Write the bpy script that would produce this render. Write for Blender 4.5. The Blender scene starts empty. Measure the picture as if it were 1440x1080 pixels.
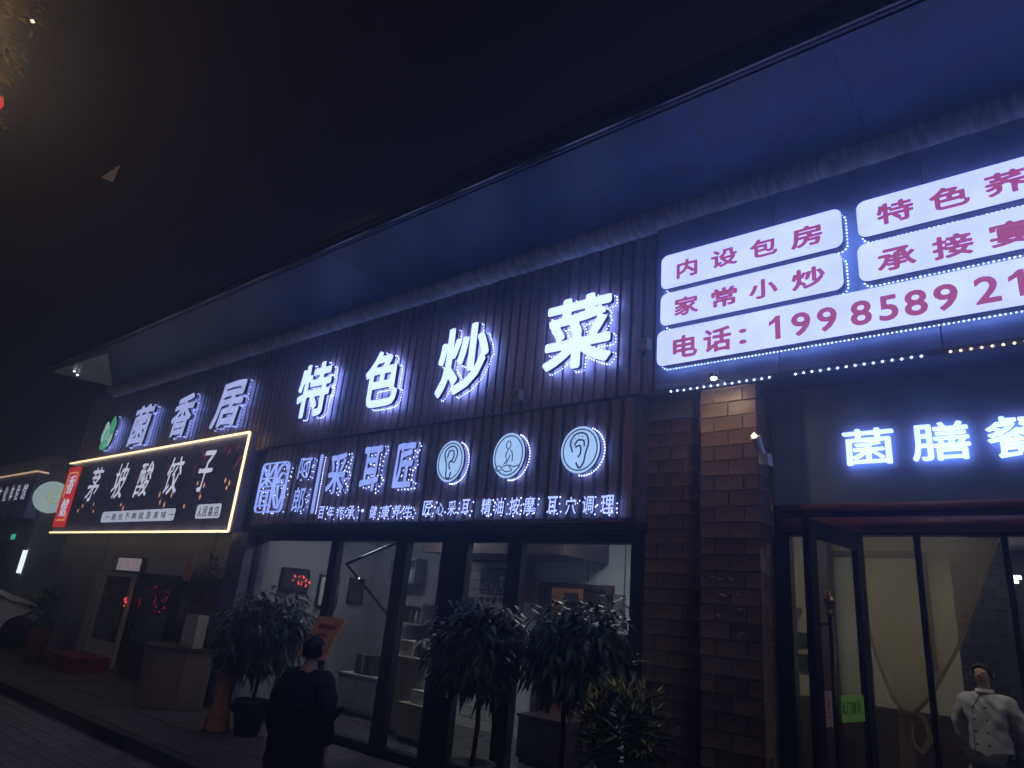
import bpy, bmesh, math, random
import numpy as np
from mathutils import Vector, Matrix
random.seed(7); RNG = np.random.RandomState(5)
S = bpy.context.scene
COL = S.collection
# ------------------------------------------------------------------ camera, sky, exposure
cam = bpy.data.objects.new('camera', bpy.data.cameras.new('camera')); COL.objects.link(cam)
R = Matrix(((0.77377022, 0.13761685, 0.61833748, 0), (0.62710815, -0.30436262, -0.71700681, 0),
            (0.08952659, 0.942563, -0.32180738, 1.65), (0, 0, 0, 1)))
cam.matrix_world = R
cam.data.sensor_width = 36; cam.data.lens = 36 * 952.55 / 1440; cam.data.clip_start = .05; cam.data.clip_end = 600
S.camera = cam
W = bpy.data.worlds.new('World'); S.world = W; W.use_nodes = True
nt = W.node_tree; nt.nodes.clear()
out = nt.nodes.new('ShaderNodeOutputWorld'); bg = nt.nodes.new('ShaderNodeBackground'); sky = nt.nodes.new('ShaderNodeTexSky')
sky.sky_type = 'NISHITA'; sky.sun_disc = False; sky.sun_elevation = math.radians(-5); sky.sun_rotation = math.radians(200)
bg.inputs[1].default_value = 0.05; nt.links.new(sky.outputs[0], bg.inputs[0])
bg2 = nt.nodes.new('ShaderNodeBackground'); bg2.inputs[0].default_value = (.0034, .0026, .0042, 1); bg2.inputs[1].default_value = 1   # town glow of the night sky
add = nt.nodes.new('ShaderNodeAddShader'); nt.links.new(bg.outputs[0], add.inputs[0]); nt.links.new(bg2.outputs[0], add.inputs[1])
nt.links.new(add.outputs[0], out.inputs[0])
fill_lamp = bpy.data.objects.new('moon', bpy.data.lights.new('moon', 'SUN')); COL.objects.link(fill_lamp)  # 'moon' is an added fill lamp
fill_lamp.data.energy = .26; fill_lamp.data.angle = math.radians(25); fill_lamp.data.color = (.8, .85, 1); fill_lamp.rotation_euler = (math.radians(58), 0, math.radians(52))  # soft fill added to lift the ground, facade and car side
S.view_settings.view_transform = 'Standard'; S.view_settings.look = 'None'; S.view_settings.exposure = 0; S.view_settings.gamma = 1
S.cycles.use_denoising = True; S.cycles.max_bounces = 6; S.cycles.transparent_max_bounces = 12
S.cycles.sample_clamp_indirect = 4; S.cycles.caustics_reflective = False; S.cycles.caustics_refractive = False

# ------------------------------------------------------------------ materials
def mat(name, col, rough=.6, metal=0, noise=0, scale=8, bump=0, spec=.5, emit=None, es=1, col2=None, stretch=None):
    m = bpy.data.materials.new(name); m.use_nodes = True; n = m.node_tree; p = n.nodes['Principled BSDF']
    p.inputs['Base Color'].default_value = (*col, 1); p.inputs['Roughness'].default_value = rough; p.inputs['Metallic'].default_value = metal
    p.inputs['Specular IOR Level'].default_value = spec
    if noise or bump:
        tc = n.nodes.new('ShaderNodeTexCoord'); mp = n.nodes.new('ShaderNodeMapping'); tx = n.nodes.new('ShaderNodeTexNoise')
        tx.inputs['Scale'].default_value = scale; tx.inputs['Detail'].default_value = 6
        if stretch: mp.inputs['Scale'].default_value = stretch
        n.links.new(tc.outputs['Object'], mp.inputs[0]); n.links.new(mp.outputs[0], tx.inputs['Vector'])
        if noise:
            cr = n.nodes.new('ShaderNodeValToRGB'); c2 = col2 or tuple(c * (1 - noise) for c in col); c1 = tuple(min(1, c * (1 + noise * .6)) for c in col)
            cr.color_ramp.elements[0].position = .32; cr.color_ramp.elements[1].position = .68
            cr.color_ramp.elements[0].color = (*c2, 1); cr.color_ramp.elements[1].color = (*c1, 1)
            oi = n.nodes.new('ShaderNodeObjectInfo'); hv = n.nodes.new('ShaderNodeHueSaturation'); mr = n.nodes.new('ShaderNodeMapRange')
            mr.inputs[3].default_value = 1 - noise * .5; mr.inputs[4].default_value = 1 + noise * .5
            n.links.new(oi.outputs['Random'], mr.inputs[0]); n.links.new(mr.outputs[0], hv.inputs['Value'])
            n.links.new(tx.outputs[0], cr.inputs[0]); n.links.new(cr.outputs[0], hv.inputs['Color']); n.links.new(hv.outputs[0], p.inputs['Base Color'])
            ra = n.nodes.new('ShaderNodeMapRange'); ra.inputs[3].default_value = max(.05, rough - .15); ra.inputs[4].default_value = min(1, rough + .15)
            n.links.new(tx.outputs[0], ra.inputs[0]); n.links.new(ra.outputs[0], p.inputs['Roughness'])
        if bump:
            b = n.nodes.new('ShaderNodeBump'); b.inputs['Strength'].default_value = bump; b.inputs['Distance'].default_value = .02
            n.links.new(tx.outputs[0], b.inputs['Height']); n.links.new(b.outputs[0], p.inputs['Normal'])
    if emit:
        p.inputs['Emission Color'].default_value = (*emit, 1); p.inputs['Emission Strength'].default_value = es
    return m
def emi(name, col, s, var=0, scale=6):
    m = bpy.data.materials.new(name); m.use_nodes = True; n = m.node_tree; p = n.nodes['Principled BSDF']
    p.inputs['Base Color'].default_value = (.5, .5, .5, 1); p.inputs['Roughness'].default_value = .35; p.inputs['Emission Color'].default_value = (*col, 1)
    p.inputs['Emission Strength'].default_value = s
    if var:   # uneven LED modules behind the acrylic
        tc = n.nodes.new('ShaderNodeTexCoord'); tx = n.nodes.new('ShaderNodeTexNoise'); tx.inputs['Scale'].default_value = scale; mr = n.nodes.new('ShaderNodeMapRange')
        mr.inputs[1].default_value = .3; mr.inputs[2].default_value = .7; mr.inputs[3].default_value = s * (1 - var); mr.inputs[4].default_value = s * (1 + var)
        n.links.new(tc.outputs['Object'], tx.inputs['Vector']); n.links.new(tx.outputs[0], mr.inputs[0]); n.links.new(mr.outputs[0], p.inputs['Emission Strength'])
    return m
def glass(name, tint=(.86, .88, .9), gl=.9, rough=.02, add_diff=0, dcol=(.5, .5, .5), fac=None):
    m = bpy.data.materials.new(name); m.use_nodes = True; n = m.node_tree; n.nodes.clear()
    o = n.nodes.new('ShaderNodeOutputMaterial'); t = n.nodes.new('ShaderNodeBsdfTransparent'); g = n.nodes.new('ShaderNodeBsdfGlossy')
    t.inputs[0].default_value = (*tint, 1); g.inputs[0].default_value = (gl, gl, gl, 1); g.inputs['Roughness'].default_value = rough
    lw = n.nodes.new('ShaderNodeLayerWeight'); lw.inputs[0].default_value = .5; pw = n.nodes.new('ShaderNodeMath'); pw.operation = 'POWER'; pw.inputs[1].default_value = 5
    fr = n.nodes.new('ShaderNodeMapRange'); fr.inputs[3].default_value = .045; fr.inputs[4].default_value = .95; mx = n.nodes.new('ShaderNodeMixShader')
    n.links.new(lw.outputs['Facing'], pw.inputs[0]); n.links.new(pw.outputs[0], fr.inputs[0]); n.links.new(fr.outputs[0], mx.inputs[0]); n.links.new(t.outputs[0], mx.inputs[1]); n.links.new(g.outputs[0], mx.inputs[2]); last = mx
    if add_diff:
        d = n.nodes.new('ShaderNodeBsdfTranslucent'); d.inputs[0].default_value = (*dcol, 1); d2 = n.nodes.new('ShaderNodeBsdfDiffuse'); d2.inputs[0].default_value = (*dcol, 1)
        dm = n.nodes.new('ShaderNodeMixShader'); n.links.new(d.outputs[0], dm.inputs[1]); n.links.new(d2.outputs[0], dm.inputs[2])
        m2 = n.nodes.new('ShaderNodeMixShader'); m2.inputs[0].default_value = add_diff
        n.links.new(mx.outputs[0], m2.inputs[1]); n.links.new(dm.outputs[0], m2.inputs[2]); last = m2
    n.links.new(last.outputs[0], o.inputs[0])
    return m
M = {}
M['slat'] = mat('slat_wood', (.34, .2, .18), .38, noise=.45, scale=9, stretch=(6, 6, .5), bump=.15)
M['slat2'] = mat('board_slat', (.32, .19, .17), .42, noise=.4, scale=9, stretch=(6, 6, .5), bump=.15)
M['backing'] = mat('dark_backing', (.12, .12, .18), .6, noise=.4)
M['panel'] = mat('blue_grey_panel', (.32, .36, .46), .4, noise=.3, scale=2, bump=.05)
M['frame'] = mat('black_aluminium', (.018, .02, .026), .35, noise=.3, scale=14)
M['soffit'] = mat('soffit_board', (.028, .055, .14), .5, noise=.5, scale=2.2, bump=.15)
M['gutter'] = mat('gutter_metal', (.06, .058, .06), .22, metal=.7, noise=.06, scale=1)
M['mould'] = mat('cove_cladding', (.85, .74, .7), .5, noise=.4, scale=5, stretch=(3.2, 1, 1), bump=.9)
M['brick'] = mat('brown_tile', (.25, .16, .125), .42, noise=.55, scale=4, bump=.5)
M['brickd'] = mat('black_tile', (.035, .035, .042), .35, noise=.4, scale=8, bump=.2)
M['brickw'] = mat('white_tile', (.62, .6, .55), .4, noise=.1, scale=4, bump=.1)
M['mortar'] = mat('mortar', (.55, .48, .42), .8, noise=.3, scale=20)
M['mortard'] = mat('dark_mortar', (.07, .065, .06), .8, noise=.3)
M['redwood'] = mat('red_brown_timber', (.34, .13, .1), .35, noise=.35, scale=5, stretch=(.4, 5, 5), bump=.15)
M['wallg'] = mat('grey_green_wall', (.66, .72, .7), .7, noise=.1, scale=2)
M['walld'] = mat('taupe_wall', (.3, .28, .3), .8, noise=.25, scale=1.5)
M['wallo'] = mat('olive_plaster', (.46, .44, .36), .75, noise=.15, scale=2, bump=.1)
M['wains'] = mat('dark_wainscot', (.05, .03, .028), .5, noise=.3)
M['ceil'] = mat('ceiling_paint', (.3, .3, .3), .8, noise=.1)
M['floor'] = mat('interior_floor', (.12, .11, .11), .3, noise=.25, scale=3)
M['brown'] = mat('brown_board', (.08, .045, .04), .5, noise=.35, scale=3)
M['orange'] = mat('orange_wall', (.8, .42, .18), .7, noise=.2)
M['beige'] = mat('beige_laminate', (.5, .42, .32), .5, noise=.15)
M['tan'] = mat('tan_laminate', (.22, .15, .11), .5, noise=.2)
M['terra'] = mat('terracotta', (.4, .15, .075), .75, noise=.3, scale=10, bump=.2)
M['soil'] = mat('soil', (.03, .02, .015), .9, noise=.4, scale=30)
M['leafd'] = mat('dark_leaf', (.055, .1, .06), .42, noise=.5, scale=3)
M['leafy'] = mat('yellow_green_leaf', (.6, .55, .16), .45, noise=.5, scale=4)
M['bark'] = mat('bark', (.07, .05, .035), .85, noise=.4, scale=14, bump=.5)
M['paving'] = mat('paving', (.24, .2, .21), .65, noise=.35, scale=5, bump=.25)
M['pavd'] = mat('dark_paving', (.1, .085, .09), .6, noise=.35, scale=5, bump=.25)
M['kerb'] = mat('kerb_stone', (.05, .047, .05), .7, noise=.3, scale=7, bump=.3)
M['white'] = mat('white_paint', (.75, .75, .76), .3, noise=.05, scale=2, spec=.6)
M['carpaint'] = mat('white_car_paint', (.8, .8, .84), .22, noise=.06, scale=1, spec=.7)
M['rubber'] = mat('rubber', (.012, .012, .012), .8, noise=.3)
M['alloy'] = mat('alloy', (.32, .32, .34), .3, metal=.8, noise=.1)
M['rimpaint'] = mat('rim_paint', (.6, .6, .63), .35, noise=.1)
M['brass'] = mat('brass', (.75, .42, .15), .25, metal=1, noise=.15)
M['blackm'] = mat('black_metal', (.02, .02, .022), .3, noise=.2)
M['red'] = mat('red_panel', (.55, .02, .02), .5, noise=.2, emit=(.9, .03, .03), es=.45)
M['redmat'] = mat('red_lacquer', (.28, .03, .03), .5, noise=.3)
M['signnavy'] = mat('navy_sign_face', (.3, .28, .58), .3, noise=.35, scale=1.2)
M['paper'] = mat('orange_paper', (.75, .36, .17), .7, noise=.12, scale=6)
M['ink'] = mat('dark_red_ink', (.3, .04, .03), .7, noise=.2)
M['inkb'] = mat('dark_ink', (.03, .03, .035), .6, noise=.2)
M['green'] = mat('green_card', (.3, .6, .1), .6, noise=.1, emit=(.25, .5, .08), es=.05)
M['greenink'] = mat('green_ink', (.06, .2, .03), .6, noise=.1)
M['pink'] = mat('pink_card', (.75, .4, .4), .6, noise=.1)
M['skin'] = mat('skin', (.42, .26, .2), .5, noise=.15, scale=12, bump=.05)
M['hair'] = mat('black_hair', (.012, .01, .01), .55, noise=.4, scale=40, bump=.4)
M['jacketw'] = mat('white_cotton', (.48, .46, .49), .8, noise=.12, scale=7, bump=.4)
M['clothd'] = mat('dark_cloth', (.018, .02, .03), .85, noise=.3, scale=12, bump=.3)
M['button'] = mat('dark_button', (.04, .04, .05), .4, noise=.1)
M['letterside'] = mat('letter_return', (.03, .035, .05), .4, noise=.2)
M['warmpanel'] = mat('pale_flashing', (.5, .55, .58), .4, noise=.35, scale=3, stretch=(.5, 3, 1), metal=.3)
M['glass'] = glass('window_glass')
M['glassd'] = glass('dusty_glass', (.5, .52, .56), add_diff=.12, dcol=(.12, .12, .14))
M['film'] = glass('plastic_film', (.93, .9, .8), .95, .1, add_diff=.36, dcol=(.55, .43, .28))
M['lamphot'] = emi('led_blue_white', (.42, .56, 1), 9)
M['dot'] = emi('led_dot', (.36, .46, 1), 6)
M['dotw'] = emi('warm_led_dot', (1, .75, .5), 2.4)
M['dotfar'] = emi('led_dot_far', (.42, .5, 1), 1.7)
M['face_hi'] = emi('acrylic_face_bright', (.31, .4, 1), 3.2, .06)
M['face_mid'] = emi('acrylic_face_pale', (.42, .47, .85), 1.25, .12)
M['face_lo'] = emi('acrylic_face_blue', (.27, .38, .95), 1.25, .15)
M['face_small'] = emi('acrylic_face_small', (.34, .44, 1), 1.9)
M['halo'] = emi('halo_blue', (.16, .3, 1), 15)
M['halo_lo'] = emi('halo_blue_soft', (.16, .3, 1), 5)
M['box_face'] = emi('lightbox_face', (.31, .37, 1), 2.3, .08, 3)
M['box_red'] = emi('lit_red_vinyl', (.36, .06, .17), 1.0)
M['icon'] = emi('icon_face', (.36, .56, .95), 1.15, .08)
M['icon_ink'] = mat('icon_line', (.02, .05, .1), .5, noise=.1, emit=(.01, .04, .1), es=.6)
M['neon'] = emi('neon_tube_warm', (1, .78, .42), 2.6)
M['neonlo'] = emi('neon_tube_dim', (1, .66, .38), 1.0)
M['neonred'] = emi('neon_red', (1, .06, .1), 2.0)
M['redsign'] = emi('red_lightbox', (.75, .015, .02), .8, .15, 3)
M['gold'] = emi('gold_line', (1, .5, .15), .9)
M['neontext'] = emi('white_lit_text', (.75, .78, 1), .95)
M['pill'] = emi('white_plate', (.62, .66, .85), .85, .08)
M['mushg'] = emi('green_glow', (.12, .62, .32), .75, .2, 14)
M['mushw'] = emi('pale_green_glow', (.5, .8, .75), .8, .1)
M['round'] = emi('round_sign_face', (.5, .68, .66), .8, .1)
M['roundink'] = emi('round_sign_emblem', (.55, .62, .25), .7)
M['tube'] = emi('white_tube', (.8, .92, .9), 2.2)
M['exit'] = emi('green_exit', (.05, .75, .4), 1.0)
M['ceilamp'] = emi('ceiling_lamp', (1, .9, .75), 12)
M['ceilamp2'] = emi('ceiling_lamp_dim', (.95, .98, 1), 26)
M['ceilamp3'] = emi('ceiling_lamp_soft', (1, .93, .75), 14)
M['ceilamp4'] = emi('ceiling_lamp_amber', (1, .68, .42), 16)
M['spotlamp'] = emi('downlight_warm', (1, .74, .46), 430)
M['street'] = emi('street_lamp_glow', (1, .6, .3), 62)
M['lantern'] = emi('red_lantern', (.9, .03, .03), .8)
M['glintr'] = emi('red_chilli_glint', (.45, .02, .06), .5)
M['glinto'] = emi('orange_glint_spot', (1, .5, .25), .9)
M['lampsmall'] = emi('small_white_lamp', (.9, .95, 1), 3)

# ------------------------------------------------------------------ helpers
def link(name, me, m=None, parent=None, loc=None):
    o = bpy.data.objects.new(name, me); COL.objects.link(o)
    if m is not None and me is not None and not me.materials:
        for x in (m if isinstance(m, (list, tuple)) else [m]): me.materials.append(x)
    if parent: o.parent = parent
    if loc: o.location = loc
    return o
def tag(o, label=None, cat=None, group=None, kind=None):
    if label: o['label'] = label
    if cat: o['category'] = cat
    if group: o['group'] = group
    if kind: o['kind'] = kind
    return o
def thing(name, loc, label, cat, group=None, rz=0):
    o = bpy.data.objects.new(name, None); COL.objects.link(o); o.location = loc; o.rotation_euler.z = rz; o.empty_display_size = .1
    return tag(o, label, cat, group)
class MB:
    def __init__(s): s.v = []; s.f = []; s.mi = []
    def box(s, x0, x1, y0, y1, z0, z1, mi=0):
        b = len(s.v); s.v += [(x, y, z) for x in (x0, x1) for y in (y0, y1) for z in (z0, z1)]
        for q in ((0, 1, 3, 2), (4, 6, 7, 5), (0, 4, 5, 1), (2, 3, 7, 6), (0, 2, 6, 4), (1, 5, 7, 3)): s.f.append([b + i for i in q]); s.mi.append(mi)
        return s
    def poly(s, pts, mi=0):
        b = len(s.v); s.v += [tuple(p) for p in pts]; s.f.append(list(range(b, b + len(pts)))); s.mi.append(mi); return s
    def bar(s, a, b_, w, h=None, mi=0, n=4):
        return s.tube([a, b_], [w / 2, (w if h is None else h) / 2], n, mi, const=True)
    def tube(s, pts, rs, n=8, mi=0, const=False):
        pts = [Vector(p) for p in pts]; base = len(s.v)
        if not isinstance(rs, (list, tuple)): rs = [rs] * len(pts)
        if const: r0 = rs; rs = None
        for i, p in enumerate(pts):
            t = (pts[min(i + 1, len(pts) - 1)] - pts[max(i - 1, 0)]).normalized()
            u = t.cross(Vector((0, 0, 1)))
            if u.length < .05: u = t.cross(Vector((0, 1, 0)))
            u.normalize(); w = u.cross(t)
            for k in range(n):
                a = 2 * math.pi * (k + .5) / n
                if const: q = p + u * math.cos(a) * r0[0] * 1.414 + w * math.sin(a) * r0[1] * 1.414
                else: q = p + (u * math.cos(a) + w * math.sin(a)) * rs[i]
                s.v.append(tuple(q))
        for i in range(len(pts) - 1):
            for k in range(n):
                a = base + i * n + k; b2 = base + i * n + (k + 1) % n; s.f.append([a, b2, b2 + n, a + n]); s.mi.append(mi)
        s.f.append([base + k for k in range(n)][::-1]); s.mi.append(mi)
        s.f.append([base + (len(pts) - 1) * n + k for k in range(n)]); s.mi.append(mi)
        return s
    def lathe(s, prof, c=(0, 0, 0), n=20, mi=0):
        b = len(s.v)
        for r, z in prof:
            for k in range(n):
                a = 2 * math.pi * k / n; s.v.append((c[0] + r * math.cos(a), c[1] + r * math.sin(a), c[2] + z))
        for i in range(len(prof) - 1):
            for k in range(n):
                a = b + i * n + k; b2 = b + i * n + (k + 1) % n; s.f.append([a, b2, b2 + n, a + n]); s.mi.append(mi)
        s.f.append([b + k for k in range(n)][::-1]); s.mi.append(mi); s.f.append([b + (len(prof) - 1) * n + k for k in range(n)]); s.mi.append(mi)
        return s
    def octa(s, c, r, mi=0):
        b = len(s.v); x, y, z = c
        s.v += [(x + r, y, z), (x - r, y, z), (x, y + r, z), (x, y - r, z), (x, y, z + r), (x, y, z - r)]
        for q in ((0, 2, 4), (2, 1, 4), (1, 3, 4), (3, 0, 4), (2, 0, 5), (1, 2, 5), (3, 1, 5), (0, 3, 5)): s.f.append([b + i for i in q]); s.mi.append(mi)
    def mesh(s, name, smooth=False, bevel=0):
        me = bpy.data.meshes.new(name); me.from_pydata(s.v, [], s.f)
        me.polygons.foreach_set('material_index', s.mi)
        bm = bmesh.new(); bm.from_mesh(me)
        if bevel: bmesh.ops.bevel(bm, geom=bm.edges[:], offset=bevel, segments=2, affect='EDGES', profile=.7)
        bmesh.ops.recalc_face_normals(bm, faces=bm.faces[:])
        if smooth:
            for f in bm.faces: f.smooth = True
        bm.to_mesh(me); bm.free(); return me
    def obj(s, name, m, parent=None, loc=None, smooth=False, bevel=0):
        return link(name, s.mesh(name, smooth, bevel), m, parent, loc)
def boxo(name, m, x0, x1, y0, y1, z0, z1, parent=None, bevel=0):
    if parent is not None:
        L = parent.location; x0 -= L.x; x1 -= L.x; y0 -= L.y; y1 -= L.y; z0 -= L.z; z1 -= L.z
    cx, cy, cz = (x0 + x1) / 2, (y0 + y1) / 2, (z0 + z1) / 2
    return MB().box(x0 - cx, x1 - cx, y0 - cy, y1 - cy, z0 - cz, z1 - cz).obj(name, m, parent, (cx, cy, cz), bevel=bevel)

# ---- glyphs: text outline -> distance field -> thick or brush-like stroke outline
_cache = {}
def glyph_sdf(ch, N):
    k = (ch, N)
    if k in _cache: return _cache[k]
    cu = bpy.data.curves.new('t', 'FONT'); cu.body = ch; cu.size = 1; cu.resolution_u = 3
    o = bpy.data.objects.new('t', cu); COL.objects.link(o)
    dg = bpy.context.evaluated_depsgraph_get(); me = bpy.data.meshes.new_from_object(o.evaluated_get(dg))
    V = np.array([v.co[:2] for v in me.vertices]).reshape(-1, 2)
    me.calc_loop_triangles(); T = np.array([t.vertices[:] for t in me.loop_triangles]).reshape(-1, 3)
    cnt = {}
    Vr = [tuple(np.round(v, 5)) for v in V]
    for t in T:
        for a, b in ((t[0], t[1]), (t[1], t[2]), (t[2], t[0])):
            e = tuple(sorted((Vr[a], Vr[b]))); cnt[e] = cnt.get(e, 0) + 1
    E = np.array([e for e, c in cnt.items() if c == 1 and e[0] != e[1]])
    bpy.data.objects.remove(o); bpy.data.curves.remove(cu); bpy.data.meshes.remove(me)
    lo = V.min(0); hi = V.max(0); sz = max(hi - lo); pad = .12 * sz
    st = (sz + 2 * pad) / N; c = (lo + hi) / 2
    nx = int((hi[0] - lo[0] + 2 * pad) / st) + 2; ny = int((hi[1] - lo[1] + 2 * pad) / st) + 2
    xs = lo[0] - pad + st * np.arange(nx); ys = lo[1] - pad + st * np.arange(ny)
    X, Y = np.meshgrid(xs, ys, indexing='ij'); P = np.stack([X.ravel(), Y.ravel()], 1)
    ins = np.zeros(len(P), bool)
    for t in T:
        a, b, d = V[t]
        m = (P[:, 0] >= min(a[0], b[0], d[0])) & (P[:, 0] <= max(a[0], b[0], d[0])) & (P[:, 1] >= min(a[1], b[1], d[1])) & (P[:, 1] <= max(a[1], b[1], d[1]))
        Q = P[m]
        if not len(Q): continue
        s1 = (b[0] - a[0]) * (Q[:, 1] - a[1]) - (b[1] - a[1]) * (Q[:, 0] - a[0]); s2 = (d[0] - b[0]) * (Q[:, 1] - b[1]) - (d[1] - b[1]) * (Q[:, 0] - b[0]); s3 = (a[0] - d[0]) * (Q[:, 1] - d[1]) - (a[1] - d[1]) * (Q[:, 0] - d[0])
        k2 = ((s1 >= 0) & (s2 >= 0) & (s3 >= 0)) | ((s1 <= 0) & (s2 <= 0) & (s3 <= 0)); idx = np.where(m)[0]; ins[idx[k2]] = True
    A = E[:, 0]; D = E[:, 1] - A; L2 = (D ** 2).sum(1) + 1e-12; best = np.full(len(P), 1e9)
    for i in range(len(A)):
        w = P - A[i]; t = np.clip((w @ D[i]) / L2[i], 0, 1); dd = ((w - t[:, None] * D[i]) ** 2).sum(1); np.minimum(best, dd, out=best)
    sd = np.sqrt(best) / sz; sd[ins] *= -1
    r = (sd.reshape(nx, ny), (xs - lo[0]) / sz, (ys - lo[1]) / sz, (hi - lo) / sz)
    _cache[k] = r; return r
def contours(F, xs, ys):
    """closed outlines of F = 0, F < 0 inside"""
    nx, ny = F.shape; segs = {}
    neg = F < 0
    code = neg[:-1, :-1] * 1 + neg[1:, :-1] * 2 + neg[1:, 1:] * 4 + neg[:-1, 1:] * 8
    def ept(e):
        k, i, j = e
        if k == 0: a, b = F[i, j], F[i + 1, j]; t = a / (a - b); return (xs[i] + t * (xs[i + 1] - xs[i]), ys[j])
        a, b = F[i, j], F[i, j + 1]; t = a / (a - b); return (xs[i], ys[j] + t * (ys[j + 1] - ys[j]))
    tab = {1: ((3, 0),), 2: ((0, 1),), 3: ((3, 1),), 4: ((1, 2),), 5: ((3, 2), (1, 0)), 6: ((0, 2),), 7: ((3, 2),), 8: ((2, 3),), 9: ((2, 0),), 10: ((0, 3), (2, 1)), 11: ((2, 1),), 12: ((1, 3),), 13: ((1, 0),), 14: ((0, 3),)}
    for i, j in zip(*np.where((code > 0) & (code < 15))):
        E = ((0, i, j), (1, i + 1, j), (0, i, j + 1), (1, i, j))
        for a, b in tab[int(code[i, j])]: segs[E[a]] = E[b]
    res = []
    while segs:
        s0 = next(iter(segs)); ch = [s0]; c = segs.pop(s0)
        while c != s0 and c in segs: ch.append(c); c = segs.pop(c)
        if len(ch) > 5: res.append(np.array([ept(e) for e in ch]))
    return res
def smooth_c(c, it=1):
    for _ in range(it): c = (np.roll(c, 1, 0) + 2 * c + np.roll(c, -1, 0)) / 4
    return c
def fill_mesh(name, loops, depth, mats, yf, origin=(0, 0, 0)):
    """loops: closed outlines in facade (x, z); extruded from y = yf backwards by depth. mats: face, side, back"""
    cu = bpy.data.curves.new('f', 'CURVE'); cu.dimensions = '2D'; cu.fill_mode = 'BOTH'; cu.extrude = depth / 2
    for c in loops:
        sp = cu.splines.new('POLY'); sp.points.add(len(c) - 1); sp.use_cyclic_u = True
        sp.points.foreach_set('co', np.concatenate([c, np.zeros((len(c), 1)), np.ones((len(c), 1))], 1).ravel())
    o = bpy.data.objects.new('f', cu); COL.objects.link(o); dg = bpy.context.evaluated_depsgraph_get()
    me = bpy.data.meshes.new_from_object(o.evaluated_get(dg)); bpy.data.objects.remove(o); bpy.data.curves.remove(cu)
    me.name = name; n = len(me.vertices); co = np.zeros(n * 3); me.vertices.foreach_get('co', co); co = co.reshape(-1, 3)
    me.vertices.foreach_set('co', np.stack([co[:, 0] - origin[0], yf + depth / 2 - co[:, 2] - origin[1], co[:, 1] - origin[2]], 1).ravel()); me.update()
    me.materials.clear()
    for m in mats: me.materials.append(m)
    for p in me.polygons:
        p.material_index = 0 if p.normal.y < -.7 else (min(2, len(mats) - 1) if p.normal.y > .7 else min(1, len(mats) - 1)); p.use_smooth = False
    return me
def hnoise(X, Y, k, seed):
    r = np.random.RandomState(seed); v = 0
    for _ in range(5):
        a = r.rand() * 6.28; f = k * (.6 + r.rand()); v = v + np.sin(f * (X * math.cos(a) + Y * math.sin(a)) + r.rand() * 6.28)
    return v / 5
def glyph_loops(ch, box, w=.02, N=70, brush=0, slant=0, wob=0, seed=0, extra=0):
    """outline loops of a character fitted into box = x0, z0, x1, z1"""
    if ch == '1':
        x0, z0, x1, z1 = box
        return [np.array([(x0 + u * (x1 - x0), z0 + v * (z1 - z0)) for u, v in ((.52, 0), (.98, 0), (.98, 1), (.62, 1), (.3, .86), (0, .78), (0, .6), (.52, .73))])]
    sd, gx, gy, sz = glyph_sdf(ch, N); X, Y = np.meshgrid(gx, gy, indexing='ij')
    F = sd - (w + brush * hnoise(X, Y, 11, seed + ord(ch[0]) % 97)) - extra
    cs = [smooth_c(c, 1) for c in contours(F, gx, gy)]
    x0, z0, x1, z1 = box; out = []
    for c in cs:
        u = (c[:, 0] + w) / (sz[0] + 2 * w); v = (c[:, 1] + w) / (sz[1] + 2 * w)
        if wob: v = v + wob * np.sin(u * 3.1) + wob * .4; 
        u = u + slant * (v - .5)
        a = np.stack([x0 + u * (x1 - x0), z0 + v * (z1 - z0)], 1)
        if len(a) > 160: a = a[::2]
        out.append(a)
    return out
def along(loops, step):
    pts = []
    for c in loops:
        d = np.linalg.norm(np.roll(c, -1, 0) - c, axis=1); L = d.sum()
        if L < step * 3: continue
        n = max(3, int(L / step)); cs = np.concatenate([[0], np.cumsum(d)]); cc = np.concatenate([c, c[:1]])
        for k in range(n):
            t = k * L / n; i = min(np.searchsorted(cs, t, 'right') - 1, len(c) - 1); f = (t - cs[i]) / max(d[i], 1e-9); pts.append(cc[i] * (1 - f) + cc[i + 1] * f)
    return pts
def letter(parent, ch, box, yf, mats, depth=.05, w=.02, N=70, dots=None, dotmat=None, name='letter', **k):
    """a lit channel letter with its edge lamps as sub-part"""
    P = parent.location if parent else Vector((0, 0, 0))
    lp = glyph_loops(ch, box, w, N, **k)
    cx, cz = (box[0] + box[2]) / 2, (box[1] + box[3]) / 2
    me = fill_mesh(name, lp, depth, mats, yf, (cx, yf, cz))
    o = link(name, me, None, parent, (cx - P.x, yf - P.y, cz - P.z))
    if dots:
        step, r, off, dep = dots; mb = MB()
        for x, z in along(glyph_loops(ch, box, w, N, extra=off, **k), step): mb.octa((x - cx, dep, z - cz), r * random.uniform(.75, 1.2))
        d = mb.obj('edge_lamps', dotmat or M['dot'], o); d['kind'] = 'stuff'
    return o
def rrect(x0, z0, x1, z1, r, n=6):
    pts = []
    for cx, cz, a0 in ((x1 - r, z1 - r, 0), (x0 + r, z1 - r, 90), (x0 + r, z0 + r, 180), (x1 - r, z0 + r, 270)):
        for k in range(n + 1): a = math.radians(a0 + 90 * k / n); pts.append((cx + r * math.cos(a), cz + r * math.sin(a)))
    return np.array(pts)
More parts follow.
